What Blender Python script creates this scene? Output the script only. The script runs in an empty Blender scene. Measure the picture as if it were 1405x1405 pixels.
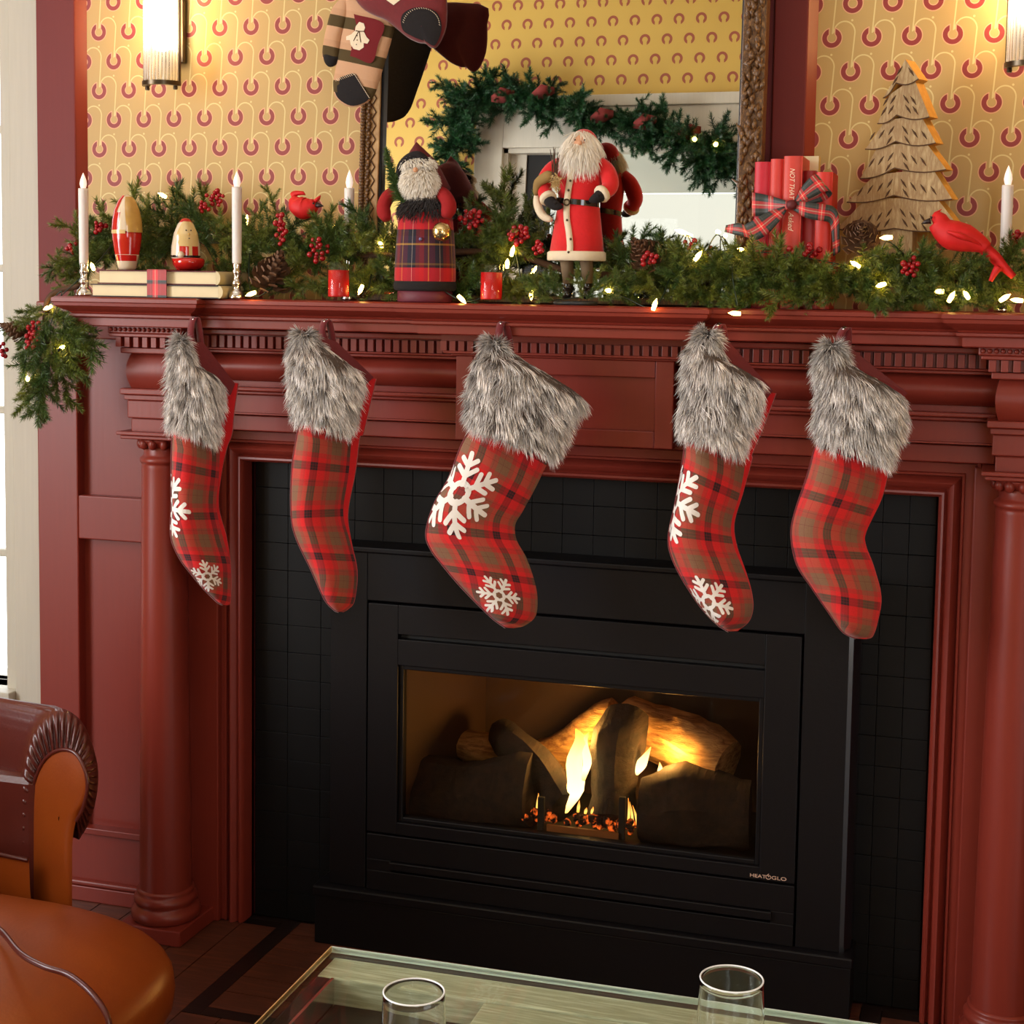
import bpy, math, random
import numpy as np
from mathutils import Vector, Matrix
random.seed(7); RNG = np.random.default_rng(7)
S = bpy.context.scene; COL = S.collection

# ---------------------------------------------------------------- camera, world, light, exposure
FPX, CXP, CYP, NPX = 2149.3, 702.0, 574.5, 1405.0
YAW, PIT, ROL = -0.299481406, 0.0838337107, 0.0148663021
EYE = np.array([0.0, 0.0, 1.386])
def cam_axes():
    cy, sy, cp, sp, cr, sr = math.cos(YAW), math.sin(YAW), math.cos(PIT), math.sin(PIT), math.cos(ROL), math.sin(ROL)
    f = np.array([sy*cp, cy*cp, -sp]); r = np.array([cy, -sy, 0.0]); u = np.cross(r, f)
    return r*cr+u*sr, -r*sr+u*cr, f
CR, CU, CF = cam_axes()
cam = bpy.data.objects.new('camera', bpy.data.cameras.new('camera')); COL.objects.link(cam); S.camera = cam
cam.data.sensor_width = 36.0; cam.data.lens = FPX/NPX*36.0
cam.data.shift_x = (NPX/2-CXP)/NPX; cam.data.shift_y = -(NPX/2-CYP)/NPX
cam.data.clip_start = .05
M = Matrix(((CR[0], CU[0], -CF[0], 0), (CR[1], CU[1], -CF[1], 0), (CR[2], CU[2], -CF[2], EYE[2]), (0, 0, 0, 1)))
cam.matrix_world = M

W = bpy.data.worlds.new('overcast_sky'); S.world = W; W.use_nodes = True
W.node_tree.nodes['Background'].inputs[0].default_value = (.93, .97, 1.0, 1)
W.node_tree.nodes['Background'].inputs[1].default_value = 3.5
S.view_settings.view_transform = 'Standard'; S.view_settings.look = 'None'
S.view_settings.exposure = 0.1; S.view_settings.gamma = 1.0; S.view_settings.use_curve_mapping = False
S.cycles.max_bounces = 10; S.cycles.diffuse_bounces = 4; S.cycles.glossy_bounces = 5
S.cycles.transmission_bounces = 8; S.cycles.transparent_max_bounces = 8
S.cycles.caustics_reflective = False; S.cycles.caustics_refractive = False
S.cycles.sample_clamp_indirect = 4.0
S.cycles.use_denoising = True
def area(name, loc, target, sx, sy, power, col, spread=180):
    L = bpy.data.lights.new(name, 'AREA'); L.shape = 'RECTANGLE'; L.size = sx; L.size_y = sy; L.energy = power; L.color = col
    L.spread = math.radians(spread)
    o = bpy.data.objects.new(name, L); COL.objects.link(o); o.location = loc
    o.rotation_euler = (Vector(target)-Vector(loc)).to_track_quat('-Z', 'Y').to_euler(); return o
# daylight through the two tall windows of the left wall, and added fill from behind the viewer
area('window_daylight', (-3.5, 0.75, 1.7), (0, 1.0, 1.35), 1.25, 1.7, 72, (.97, .98, 1.0))
area('window_daylight', (-3.5, -.48, 1.55), (0, -.48, 1.35), .74, 1.7, 20, (1.0, .97, .95))
area('window_daylight', (0.95, -1.02, 1.6), (0.55, 3, 1.1), 1.0, 1.5, 13, (.98, .98, 1.0))  # added fill behind the viewer, set in an unseen opening
area('ceiling_daylight_lamp', (-.9, 1.1, 3.1), (-.9, 1.1, 0), 1.6, 1.2, 5, (1.0, .95, .88))  # added overhead fill, not tied to any fixture

# ---------------------------------------------------------------- pixel rays of the photograph
def ray(px, py): return (px-CXP)*CR-(py-CYP)*CU+FPX*CF
def at(px, py, Y):
    d = ray(px, py); return EYE+d*(Y/d[1])
def zz(px, py, Y): return at(px, py, Y)[2]
def xx(px, py, Y): return at(px, py, Y)[0]
def at_z(px, py, z):
    d = ray(px, py); return EYE+d*((z-EYE[2])/d[2])

# ---------------------------------------------------------------- mesh helper
class MB:
    def __init__(s): s.v = []; s.f = []; s.uv = None
    def add(s, vs, fs):
        o = len(s.v); s.v += [tuple(map(float, p)) for p in vs]; s.f += [tuple(i+o for i in f) for f in fs]; return s
    def box(s, x0, x1, y0, y1, z0, z1):
        x0, x1 = min(x0, x1), max(x0, x1); y0, y1 = min(y0, y1), max(y0, y1); z0, z1 = min(z0, z1), max(z0, z1)
        return s.add([(x0,y0,z0),(x1,y0,z0),(x1,y1,z0),(x0,y1,z0),(x0,y0,z1),(x1,y0,z1),(x1,y1,z1),(x0,y1,z1)],
                     [(0,3,2,1),(4,5,6,7),(0,1,5,4),(1,2,6,5),(2,3,7,6),(3,0,4,7)])
    def obox(s, c, ax, ay, az):
        c, ax, ay, az = map(np.array, (c, ax, ay, az))
        vs = [c+i*ax+j*ay+k*az for k in (-1, 1) for j in (-1, 1) for i in (-1, 1)]
        return s.add(vs, [(0,2,3,1),(4,5,7,6),(0,1,5,4),(1,3,7,5),(3,2,6,7),(2,0,4,6)])
    def grid(s, g, cu=False, cv=False, cap=False):
        g = np.asarray(g, float); n, m = g.shape[:2]; fs = []
        for i in range(n if cu else n-1):
            for j in range(m if cv else m-1):
                a, b = i*m+j, i*m+(j+1) % m; c, d = ((i+1) % n)*m+(j+1) % m, ((i+1) % n)*m+j
                fs.append((a, b, c, d))
        if cap: fs.append(tuple(range(m-1, -1, -1))); fs.append(tuple((n-1)*m+j for j in range(m)))
        return s.add(g.reshape(-1, 3), fs)
    def lathe(s, prof, c=(0, 0, 0), n=24, sx=1, sy=1, cap=True, axis=None):
        g = [[(c[0]+r*sx*math.cos(2*math.pi*k/n), c[1]+r*sy*math.sin(2*math.pi*k/n), c[2]+z) for k in range(n)] for r, z in prof]
        g = np.array(g)
        if axis is not None:
            q = Vector((0, 0, 1)).rotation_difference(Vector(axis)).to_matrix()
            R_ = np.array(q); cc = np.array(c, float); g = (g-cc)@R_.T+cc
        return s.grid(g, cv=True, cap=cap)
    def tube(s, pts, rad, n=8, cap=True, flat=1.0):
        pts = np.array(pts, float); k = len(pts)
        if np.isscalar(rad): rad = [rad]*k
        t = np.gradient(pts, axis=0); t /= np.linalg.norm(t, axis=1)[:, None]+1e-9
        up = np.array([0, 0, 1.0]) if abs(t[0][2]) < .9 else np.array([1.0, 0, 0])
        g = []
        for i in range(k):
            a = np.cross(t[i], up); a /= np.linalg.norm(a)+1e-9; b = np.cross(a, t[i]); up = b
            g.append([pts[i]+rad[i]*(math.cos(2*math.pi*j/n)*a+flat*math.sin(2*math.pi*j/n)*b) for j in range(n)])
        return s.grid(g, cv=True, cap=cap)
    def ball(s, c, r, n=10, m=7, sc=(1, 1, 1)):
        g = [[(c[0]+sc[0]*r*math.sin(math.pi*i/m)*math.cos(2*math.pi*j/n), c[1]+sc[1]*r*math.sin(math.pi*i/m)*math.sin(2*math.pi*j/n), c[2]-sc[2]*r*math.cos(math.pi*i/m)) for j in range(n)] for i in range(m+1)]
        return s.grid(g, cv=True)
    def prism(s, poly, d):                  # poly: 3-D points (planar), d: extrusion vector
        n = len(poly); p = [np.array(q, float) for q in poly]; d = np.array(d, float)
        return s.add(p+[q+d for q in p], [tuple(range(n-1, -1, -1)), tuple(range(n, 2*n))]+[(i, (i+1) % n, n+(i+1) % n, n+i) for i in range(n)])
ORG = {}
def org(p): return ORG.get(p.name, np.zeros(3)) if p else np.zeros(3)
def mesh_of(name, v, f):
    me = bpy.data.meshes.new(name); me.from_pydata([tuple(p) for p in v], [], f); me.update(); return me
def obj(name, mb, mat, parent=None, smooth=False, bevel=0, sub=0, label=None, kind=None, uv=None, col=None, auto=None, solid=0):
    o0 = org(parent); v = np.array(mb.v)-o0
    me = mesh_of(name, v, mb.f)
    if smooth or auto: me.shade_smooth() if not auto else me.set_sharp_from_angle(angle=math.radians(auto)); 
    if auto:
        me.set_sharp_from_angle(angle=math.radians(auto))
    if uv is not None:
        L = me.uv_layers.new(name='UVMap'); idx = np.empty(len(me.loops), np.int32); me.loops.foreach_get('vertex_index', idx)
        L.data.foreach_set('uv', np.asarray(uv, np.float32)[idx].ravel())
    if col is not None:
        a = me.color_attributes.new('Col', 'FLOAT_COLOR', 'POINT'); a.data.foreach_set('color', np.asarray(col, np.float32).ravel())
    me.materials.append(mat)
    o = bpy.data.objects.new(name, me); COL.objects.link(o)
    if parent: o.parent = parent
    ORG[o.name] = o0
    if solid: mm = o.modifiers.new('solid', 'SOLIDIFY'); mm.thickness = solid
    if bevel: mm = o.modifiers.new('bevel', 'BEVEL'); mm.width = bevel; mm.segments = 2; mm.limit_method = 'ANGLE'
    if sub: mm = o.modifiers.new('sub', 'SUBSURF'); mm.levels = sub; mm.render_levels = sub
    if label: o['label'] = label
    if kind: o['kind'] = kind
    return o
def thing(name, label, cat, loc, group=None):
    o = bpy.data.objects.new(name, None); COL.objects.link(o); o.location = tuple(map(float, loc)); o.empty_display_size = .05
    ORG[o.name] = np.array(loc, float); o['label'] = label; o['category'] = cat
    if group: o['group'] = group
    return o
def tag(o, label, cat, group=None):
    o['label'] = label; o['category'] = cat
    if group: o['group'] = group
    return o
def struct(name, mb, mat, **k):
    o = obj(name, mb, mat, **k); o['kind'] = 'structure'; return o
def inst(src, name, parent, mat4):          # another object on the same mesh data
    o = bpy.data.objects.new(name, src.data); COL.objects.link(o)
    if parent: o.parent = parent
    o.matrix_local = mat4; ORG[o.name] = org(parent)
    for md in src.modifiers:
        n = o.modifiers.new(md.name, md.type)
        if md.type == 'BEVEL': n.width = md.width; n.segments = md.segments; n.limit_method = 'ANGLE'
    return o
def unit(v): v = np.array(v, float); return v/(np.linalg.norm(v)+1e-12)
def smooth_line(pts, n=40):                # Catmull-Rom through points
    p = [np.array(q, float) for q in pts]; p = [2*p[0]-p[1]]+p+[2*p[-1]-p[-2]]; out = []
    k = len(p)-3
    for i in range(n):
        s = i/(n-1)*k; j = min(int(s), k-1); t = s-j; a, b, c, d = p[j:j+4]
        out.append(.5*((2*b)+(c-a)*t+(2*a-5*b+4*c-d)*t*t+(3*b-a-3*c+d)*t**3))
    return np.array(out)

# ---------------------------------------------------------------- node expressions and materials
class E:
    def __init__(s, nt, sock): s.nt, s.k = nt, sock
    def op(s, o, b=None, c=None):
        n = s.nt.nodes.new('ShaderNodeMath'); n.operation = o
        for i, q in enumerate((s, b, c)):
            if q is None: continue
            if isinstance(q, E): s.nt.links.new(q.k, n.inputs[i])
            else: n.inputs[i].default_value = q
        return E(s.nt, n.outputs[0])
    def __add__(s, b): return s.op('ADD', b)
    def __sub__(s, b): return s.op('SUBTRACT', b)
    def __mul__(s, b): return s.op('MULTIPLY', b)
    def __truediv__(s, b): return s.op('DIVIDE', b)
    def lt(s, b): return s.op('LESS_THAN', b)
    def gt(s, b): return s.op('GREATER_THAN', b)
    def fl(s): return s.op('FLOOR')
    def fr(s): return s.op('FRACT')
    def ab(s): return s.op('ABSOLUTE')
    def mx(s, b): return s.op('MAXIMUM', b)
    def mn(s, b): return s.op('MINIMUM', b)
    def sq(s): return s.op('SQRT')
class Mat:
    def __init__(s, name):
        s.m = bpy.data.materials.new(name); s.m.use_nodes = True; s.nt = s.m.node_tree; s.b = s.nt.nodes['Principled BSDF']
    def n(s, t, **k):
        q = s.nt.nodes.new(t)
        for a, b in k.items(): setattr(q, a, b)
        return q
    def lk(s, a, b): s.nt.links.new(a.k if isinstance(a, E) else a, b)
    def xyz(s, what='Object'):
        if what == 'Position': o = s.n('ShaderNodeNewGeometry').outputs['Position']
        else: o = s.n('ShaderNodeTexCoord').outputs[what]
        q = s.n('ShaderNodeSeparateXYZ'); s.lk(o, q.inputs[0]); return [E(s.nt, q.outputs[i]) for i in range(3)]
    def mix(s, f, a, b, mode='MIX'):
        q = s.n('ShaderNodeMix', data_type='RGBA', blend_type=mode)
        for v, i in ((f, 0), (a, 6), (b, 7)):
            if isinstance(v, (int, float)): q.inputs[i].default_value = v
            elif isinstance(v, tuple): q.inputs[i].default_value = (*v[:3], 1)
            else: s.lk(v, q.inputs[i])
        return q.outputs[2]
    def noise(s, scale, detail=4, rough=.55, vec=None, stretch=None, what='Object'):
        q = s.n('ShaderNodeTexNoise'); q.inputs['Scale'].default_value = scale; q.inputs['Detail'].default_value = detail; q.inputs['Roughness'].default_value = rough
        if vec is None:
            vec = s.n('ShaderNodeNewGeometry').outputs['Position'] if what == 'Position' else s.n('ShaderNodeTexCoord').outputs[what]
        if stretch:
            mp = s.n('ShaderNodeMapping'); mp.inputs['Scale'].default_value = stretch; s.lk(vec, mp.inputs[0]); vec = mp.outputs[0]
        s.lk(vec, q.inputs['Vector']); return q.outputs[0]
    def ramp(s, fac, stops, const=False):
        q = s.n('ShaderNodeValToRGB'); cr = q.color_ramp
        cr.interpolation = 'CONSTANT' if const else 'LINEAR'
        while len(cr.elements) < len(stops): cr.elements.new(.5)
        for e, (p, c) in zip(cr.elements, stops): e.position = p; e.color = (*c, 1)
        s.lk(fac, q.inputs[0]); return q.outputs[0]
    def bump(s, h, strength=.2, dist=.002):
        q = s.n('ShaderNodeBump'); q.inputs['Strength'].default_value = strength; q.inputs['Distance'].default_value = dist
        s.lk(h, q.inputs['Height']); s.lk(q.outputs[0], s.b.inputs['Normal']); return s
    def color(s, c):
        if isinstance(c, tuple): s.b.inputs['Base Color'].default_value = (*c, 1)
        else: s.lk(c, s.b.inputs['Base Color'])
        return s
    def set(s, **k):
        nm = dict(rough='Roughness', metal='Metallic', spec='Specular IOR Level', trans='Transmission Weight', ior='IOR', coat='Coat Weight', sheen='Sheen Weight', alpha='Alpha', sub='Subsurface Weight')
        for a, v in k.items():
            if a == 'emit': s.b.inputs['Emission Color'].default_value = (*v[0], 1); s.b.inputs['Emission Strength'].default_value = v[1]
            else: s.b.inputs[nm[a]].default_value = v
        return s
def srgb(r, g, b):
    f = lambda c: (c/255/12.92 if c/255 <= .04045 else ((c/255+.055)/1.055)**2.4)
    return (f(r), f(g), f(b))
def flat(name, c, rough=.5, var=.12, scale=30, bump=0, **k):
    m = Mat(name); nz = m.noise(scale)
    a = tuple(max(0, x*(1-var)) for x in c); b = tuple(min(1, x*(1+var)) for x in c)
    m.color(m.mix(nz, a, b)).set(rough=rough, **k)
    if bump: m.bump(nz, bump)
    return m.m
def paint(name, c, rough=.32, var=.1):
    m = Mat(name); nz = m.noise(3.5, 5, what='Position'); st = m.noise(9, 3, what='Position', stretch=(14, 14, .7))
    base = m.mix(nz, tuple(x*(1-var) for x in c), tuple(x*(1+var) for x in c))
    m.set(spec=.35); m.color(m.mix(.35, base, m.mix(st, tuple(x*.8 for x in c), tuple(min(1, x*1.2) for x in c)))).set(rough=rough)
    m.bump(st, .08, .002); return m.m
MT = {}
MT['red'] = paint('dark_red_paint', srgb(126, 46, 35), .36)
MT['red_wall'] = paint('oxblood_wall_paint', srgb(112, 36, 34), .6)
MT['white_paint'] = paint('greyed_white_paint', srgb(196, 190, 176), .5, .04)
MT['black'] = flat('black_cast_metal', srgb(14, 11, 13), .45, .25, 120, .12, spec=.24)
MT['black_tile'] = flat('black_slate_tile', srgb(15, 14, 14), .5, .3, 14, .1, spec=.2)
MT['soot'] = flat('sooty_firebox_panel', srgb(74, 52, 34), .85, .3, 9)
MT['gap'] = flat('black_void_paint', srgb(8, 7, 7), .7, .2)
MT['silver'] = flat('silvered_metal', (.75, .72, .70), .16, .05, 30, metal=1.0)
MT['bronze'] = flat('dark_bronze', (.10, .075, .05), .3, .2, 40, metal=1.0)
MT['brass'] = flat('worn_brass', (.72, .55, .26), .24, .15, 40, metal=1.0)
MT['wax'] = flat('white_candle_wax', srgb(226, 218, 214), .45, .03, 40, .1, sub=.1)
MT['cream_page'] = flat('cream_book_pages', srgb(226, 208, 168), .8, .06)
MT['cone'] = flat('brown_pine_cone_scale', srgb(104, 72, 50), .65, .35, 40)
MT['berry'] = flat('glossy_red_berry', srgb(150, 14, 24), .18, .2, 60)
MT['twig'] = flat('brown_twig', srgb(74, 48, 30), .8, .3, 60)
MT['bird'] = flat('red_feathered_felt', srgb(206, 16, 18), .65, .18, 60, .2)
MT['dark_beak'] = flat('dark_beak_horn', srgb(40, 26, 24), .4)
MT['felt_red'] = flat('red_felt', srgb(208, 8, 16), .85, .12, 160, .3, sheen=.3)
MT['felt_dark_red'] = flat('maroon_velvet', srgb(104, 10, 18), .85, .2, 90, .3, sheen=.4)
MT['felt_white'] = flat('cream_felt', srgb(224, 206, 178), .9, .08, 140, .3)
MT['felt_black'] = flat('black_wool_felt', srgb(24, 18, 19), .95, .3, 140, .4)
MT['skin'] = flat('painted_face', srgb(206, 150, 112), .6, .12, 50)
MT['flake'] = flat('white_snowflake_felt', srgb(246, 240, 234), .75, .03, 120)
MT['hood'] = flat('brown_wool_hood', srgb(92, 22, 24), .9, .25, 90, .4)
def glass(name, tint=(1, 1, 1), rough=0.0, ior=1.45):
    m = Mat(name); m.color(tint).set(trans=1.0, rough=rough, ior=ior); return m.m
MT['glass'] = glass('clear_drinking_glass')

def pane(name, tint=(.97, .98, .98), refl=.06):        # thin sheet of glass
    m = Mat(name); t = m.n('ShaderNodeBsdfTransparent'); t.inputs[0].default_value = (*tint, 1)
    g = m.n('ShaderNodeBsdfGlossy'); g.inputs['Roughness'].default_value = .02
    x = m.n('ShaderNodeMixShader'); fz = m.n('ShaderNodeFresnel'); fz.inputs[0].default_value = 1.45
    bf = m.n('ShaderNodeNewGeometry'); m.lk(E(m.nt, fz.outputs[0])*(E(m.nt, bf.outputs['Backfacing'])*-1.+1.), x.inputs[0]); m.lk(t.outputs[0], x.inputs[1]); m.lk(g.outputs[0], x.inputs[2])
    m.lk(x.outputs[0], m.nt.nodes['Material Output'].inputs[0]); return m.m
MT['table_glass'] = pane('greenish_table_glass', (.95, .985, .955)); MT['pane'] = pane('window_pane_glass'); MT['sheer'] = pane('sheer_cream_glazing', (.53, .52, .48)); MT['fire_pane'] = pane('smoked_fire_glass', (.86, .80, .74))
def emit(name, c, s):
    m = Mat(name); m.color(c).set(emit=(c, s), rough=.4); return m.m
MT['led'] = emit('warm_led_bulb', (1.0, .64, .14), 26)
MT['flame_led'] = emit('frosted_flame_bulb', (1.0, .82, .72), .55)

def wallpaper(name, base, ring, halo, curl, px=.0727, pz=.125, x0=0., z0=0., flip=1, curls=True, metal=.0):
    m = Mat(name); X, _, Z = m.xyz('Position'); k = px/.0727
    rings = None; halos = None; lines = None
    for h in (0, 1):
        u = (X-(x0+h*px/2))*flip/px; w = (Z-(z0+h*pz/2))*flip/pz
        fx = ((u+.302).fr()-.302)*.0727; fz = ((w+.6).fr()-.6)*.125
        d = (fx*fx+fz*fz).sq()
        gap = fx.ab().lt(.0062)*fz.gt(0.)
        rg = d.lt(.0178)*d.gt(.0092)*(gap*-1.+1.)
        rings = rg if rings is None else rings.mx(rg)
        if curls:
            ho = d.lt(.0198)*d.gt(.0074)*((fx.ab().lt(.0045)*fz.gt(0.))*-1.+1.)
            halos = ho if halos is None else halos.mx(ho)
            ex = (fx-.0225)/.0195; ez = (fz-.009)/.021
            el = ((ex*ex+ez*ez).sq()-1.).ab().lt(.064)*fz.gt(.009)
            lx = (fz-.009)*.075+.042
            ln = (fx-lx).ab().lt(.0013)*fz.lt(.009)*fz.gt(-.055)
            dz = fz+.031; dot = (fx*fx+dz*dz).sq().lt(.0021)
            q = el.mx(ln).mx(dot); lines = q if lines is None else lines.mx(q)
    nz = m.noise(6, 4, what='Position')
    c = m.mix(nz, tuple(x*.94 for x in base), tuple(min(1, x*1.06) for x in base))
    if curls:
        c = m.mix(lines, c, curl); c = m.mix(halos, c, halo)
    c = m.mix(rings, c, ring); m.color(c).set(rough=.55, metal=metal); return m.m
A0 = at(137.5, 204.8, 3.025)
MT['wallpaper'] = wallpaper('horseshoe_wallpaper', srgb(188, 154, 92), srgb(140, 44, 40), srgb(220, 164, 124), srgb(216, 196, 134), x0=A0[0], z0=A0[2])
MT['wallpaper_back'] = wallpaper('gold_horseshoe_wallpaper', srgb(196, 162, 76), srgb(146, 74, 52), (1, 1, 1), (1, 1, 1), px=.0727*1.36, pz=.125*1.4, flip=-1, curls=False)

def tartan(name, sx, sy, px, py, rough=.85, what='UV', tw=0.0, bump=.25):
    m = Mat(name); X, Y, Z = m.xyz(what); V = Z if what == 'Object' else Y
    a = m.ramp((X/px).fr(), sx, True); b = m.ramp((V/py).fr(), sy, True)
    c = m.mix(.5, a, b); nz = m.noise(400, 2, what=what)
    c = m.mix(nz, m.mix(1., c, (.72, .72, .72), 'MULTIPLY'), c)
    m.color(c).set(rough=rough, sheen=.15)
    m.bump(nz, bump, .001); return m.m
RD, OL, BK, BR, MR = srgb(236, 30, 34), srgb(140, 98, 70), srgb(52, 20, 26), srgb(190, 56, 46), srgb(110, 26, 36)
TT = [(0, BK), (.045, MR), (.065, BK), (.105, MR), (.125, BK), (.165, RD), (.36, BR), (.40, MR), (.41, BR), (.50, OL), (.62, MR), (.628, OL), (.80, BR), (.90, RD)]
MT['tartan'] = tartan('red_brown_tartan', TT, TT, .088, .088)
GR, NV, YL, DG = srgb(70, 76, 72), srgb(34, 28, 48), srgb(196, 150, 60), srgb(40, 44, 40)
TR = [(0, DG), (.2, GR), (.25, DG), (.34, RD), (.48, srgb(240, 200, 170)), (.52, RD), (.66, DG), (.78, GR), (.82, DG)]
MT['ribbon'] = tartan('red_plaid_ribbon', TR, TR, .036, .036, .5)
TG = [(0, srgb(150, 14, 22)), (.16, srgb(90, 20, 40)), (.30, YL), (.33, srgb(92, 18, 46)), (.55, NV), (.72, srgb(210, 190, 170)), (.735, NV), (.86, srgb(120, 14, 30))]
TGy = [(0, srgb(14, 10, 16)), (.10, srgb(236, 16, 28)), (.52, srgb(34, 18, 22)), (.56, srgb(120, 96, 40)), (.59, NV), (.86, YL), (.89, NV)]
MT['gnome_plaid'] = tartan('purple_red_plaid_wool', TG, TGy, .052, .125, .9)
def vcol(name, rough=.7, sheen=.2):
    m = Mat(name); a = m.n('ShaderNodeVertexColor', layer_name='Col'); m.color(a.outputs[0]).set(rough=rough, sheen=sheen); return m.m
MT['fur'] = vcol('grey_faux_fur'); MT['beard'] = vcol('white_wool_beard', .9)
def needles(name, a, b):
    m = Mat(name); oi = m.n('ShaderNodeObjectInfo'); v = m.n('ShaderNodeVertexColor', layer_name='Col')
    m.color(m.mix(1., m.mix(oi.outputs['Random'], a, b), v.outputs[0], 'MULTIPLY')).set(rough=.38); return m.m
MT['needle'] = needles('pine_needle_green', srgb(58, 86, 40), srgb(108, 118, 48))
MT['needle_dark'] = needles('fir_needle_green', srgb(24, 62, 36), srgb(30, 74, 40))
def wood(name, a, b, grain=(1.2, 16, 16), rough=.5, scale=5):
    m = Mat(name); n1 = m.noise(scale, 6, .6, stretch=grain); m.color(m.ramp(n1, [(.3, a), (.5, b), (.7, a)])).set(rough=rough); m.bump(n1, .15, .002); return m.m
MT['floor_wood'] = wood('worn_brown_floorboard', srgb(112, 62, 44), srgb(78, 42, 30), (1.5, 14, 14), .34)
MT['floor_dark'] = wood('dark_inlay_strip', srgb(40, 24, 20), srgb(28, 18, 16), (1.5, 14, 14), .34)
MT['table_wood'] = wood('weathered_grey_oak', srgb(214, 208, 182), srgb(168, 162, 134), (1.2, 18, 18), .55, 7)
MT['tree_wood'] = wood('whitewashed_carved_wood', srgb(190, 164, 120), srgb(150, 118, 78), (10, 10, 2), .7, 12)
MT['tree_groove'] = flat('dark_carved_groove', srgb(84, 56, 34), .8)
MT['tree_edge'] = wood('raw_sawn_edge', srgb(210, 160, 70), srgb(190, 136, 54), (8, 8, 2), .7, 12)  # yellow light on the slab's side is painted into this wood
MT['gilt'] = wood('aged_gilt_carving', srgb(150, 106, 56), srgb(66, 40, 22), (9, 9, 3), .42, 26)
MT['gilt_pale'] = wood('worn_gilt_fillet', srgb(196, 156, 100), srgb(160, 118, 70), (4, 4, 2), .45, 10)
MT['leather'] = None
def leather(name, a, b, rough=.3):
    m = Mat(name); n1 = m.noise(5, 4); v = m.n('ShaderNodeTexVoronoi'); v.inputs['Scale'].default_value = 180
    m.lk(m.n('ShaderNodeTexCoord').outputs['Object'], v.inputs['Vector'])
    m.color(m.mix(n1, a, b)).set(rough=rough); m.bump(v.outputs[0], .12, .001); return m.m
MT['leather'] = leather('oxblood_leather', srgb(96, 40, 30), srgb(70, 24, 22), .3)
MT['leather_tan'] = leather('tan_leather', srgb(156, 74, 18), srgb(112, 44, 12), .34)
MT['ceiling'] = flat('ceiling_plaster', srgb(226, 220, 206), .8, .03)
# ---------------------------------------------------------------- room shell
OX0, OX1, OZ = -1.517, -.092, 1.009
YB = -0.9; CZ = 3.2; XL, XR_ = -3.4, 1.55
def holed(mb, a0, a1, b0, b1, holes, emitbox):       # wall rectangle a x b with rectangular holes cut along a
    hs = sorted(holes); cur = a0
    for (h0, h1, k0, k1) in hs:
        if h0 > cur: emitbox(cur, h0, b0, b1)
        if k0 > b0: emitbox(h0, h1, b0, k0)
        if k1 < b1: emitbox(h0, h1, k1, b1)
        cur = h1
    if cur < a1: emitbox(cur, a1, b0, b1)
subfloor = MB().box(XL-.1, XR_+.1, YB-.1, 3.6, -.06, -.016).box(OX0-.02, OX1+.02, 3.02, 3.5, -.017, -.002)
floor = struct('floor', subfloor, MT['floor_dark'])
HX0, HX1, HY = -1.437, -.163, 2.574
k = 0; x = XL; w = .0850
edges = [XL]
xs = -1.52
left = []; q = xs
while q > XL: left.append(q); q -= .086
left = [XL]+left[::-1]+[HX0]
right = []; q = HX0
while q < XR_: right.append(q); q += .0850
right.append(XR_)
rr = random.Random(3)
for a, b in list(zip(left[:-1], left[1:]))+list(zip(right[:-1], right[1:])):
    hearth = a >= HX0-.001 and b <= HX1+.05
    y1 = HY if hearth else (2.99 if a > -2.1 else 3.11)
    ym = rr.uniform(.6, 2.0)
    for y0, yy in ((YB, ym), (ym, y1)):
        obj('floorboard', MB().box(a+.0012, b-.0012, y0+.001, yy-.001, -.016, rr.uniform(-.0008, .0)), MT['floor_wood'], floor)
for bx in ((HX0, HX0+.038, HY, 3.03), (HX1-.038, HX1, HY, 3.03), (HX0+.038, HX1-.038, HY, HY+.032)):
    obj('dark_inlay_strip', MB().box(bx[0]+.0005, bx[1]-.0005, bx[2], bx[3], -.016, 0), MT['floor_dark'], floor)
y = HY+.032
while y < 3.02:
    obj('floorboard', MB().box(HX0+.039, HX1-.039, y+.001, min(y+.072, 3.03)-.001, -.016, 0), MT['floor_wood'], floor); y += .072
struct('ceiling', MB().box(XL-.1, XR_+.1, YB-.1, 3.6, CZ, CZ+.1), MT['ceiling'])
mb = MB(); holed(mb, YB-.1, 3.3, 0, CZ, [(-1.0+.15, -.1, .7, 2.4), (.1, 1.4, .1, 2.55)], lambda a, b, c, d: mb.box(XL-.12, XL, a, b, c, d))
struct('wall_left', mb, MT['wallpaper_back'])
mb = MB(); holed(mb, YB-.1, 3.3, 0, CZ, [(.1, 1.3, .1, .95)], lambda a, b, c, d: mb.box(XR_, XR_+.12, a, b, c, d))  # low opening added so side light catches the tumblers' edges
struct('wall_right', mb, MT['wallpaper_back'])
WY = 3.12                                                             # the wall beside the chimney breast, with its window
wx1 = xx(10, 400, WY)+.012; wz0 = zz(6, 940, WY); wz1 = 2.75
mb = MB(); holed(mb, XL, -2.02, 0, CZ, [(-3.05, wx1, wz0, wz1)], lambda a, b, c, d: mb.box(a, b, WY, WY+.14, c, d))
struct('wall_window', mb, MT['white_paint'])
cx0 = xx(15, 300, 3.09)
win = struct('window_1', MB().box(wx1-.012, wx1+.02, 3.10, 3.2, wz0-.04, wz1+.04).box(-3.07, -3.03, 3.10, 3.2, wz0-.04, wz1+.04).box(-3.07, wx1+.02, 3.10, 3.2, wz1, wz1+.04), MT['white_paint'], bevel=.003)
obj('casing_board', MB().box(cx0, -2.021, 3.085, 3.12, 0.0, wz1+.14), MT['white_paint'], win, bevel=.003)
obj('sill', MB().box(-3.1, cx0+.0, 3.06, 3.2, wz0-.035, wz0), MT['white_paint'], win, bevel=.003)
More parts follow.
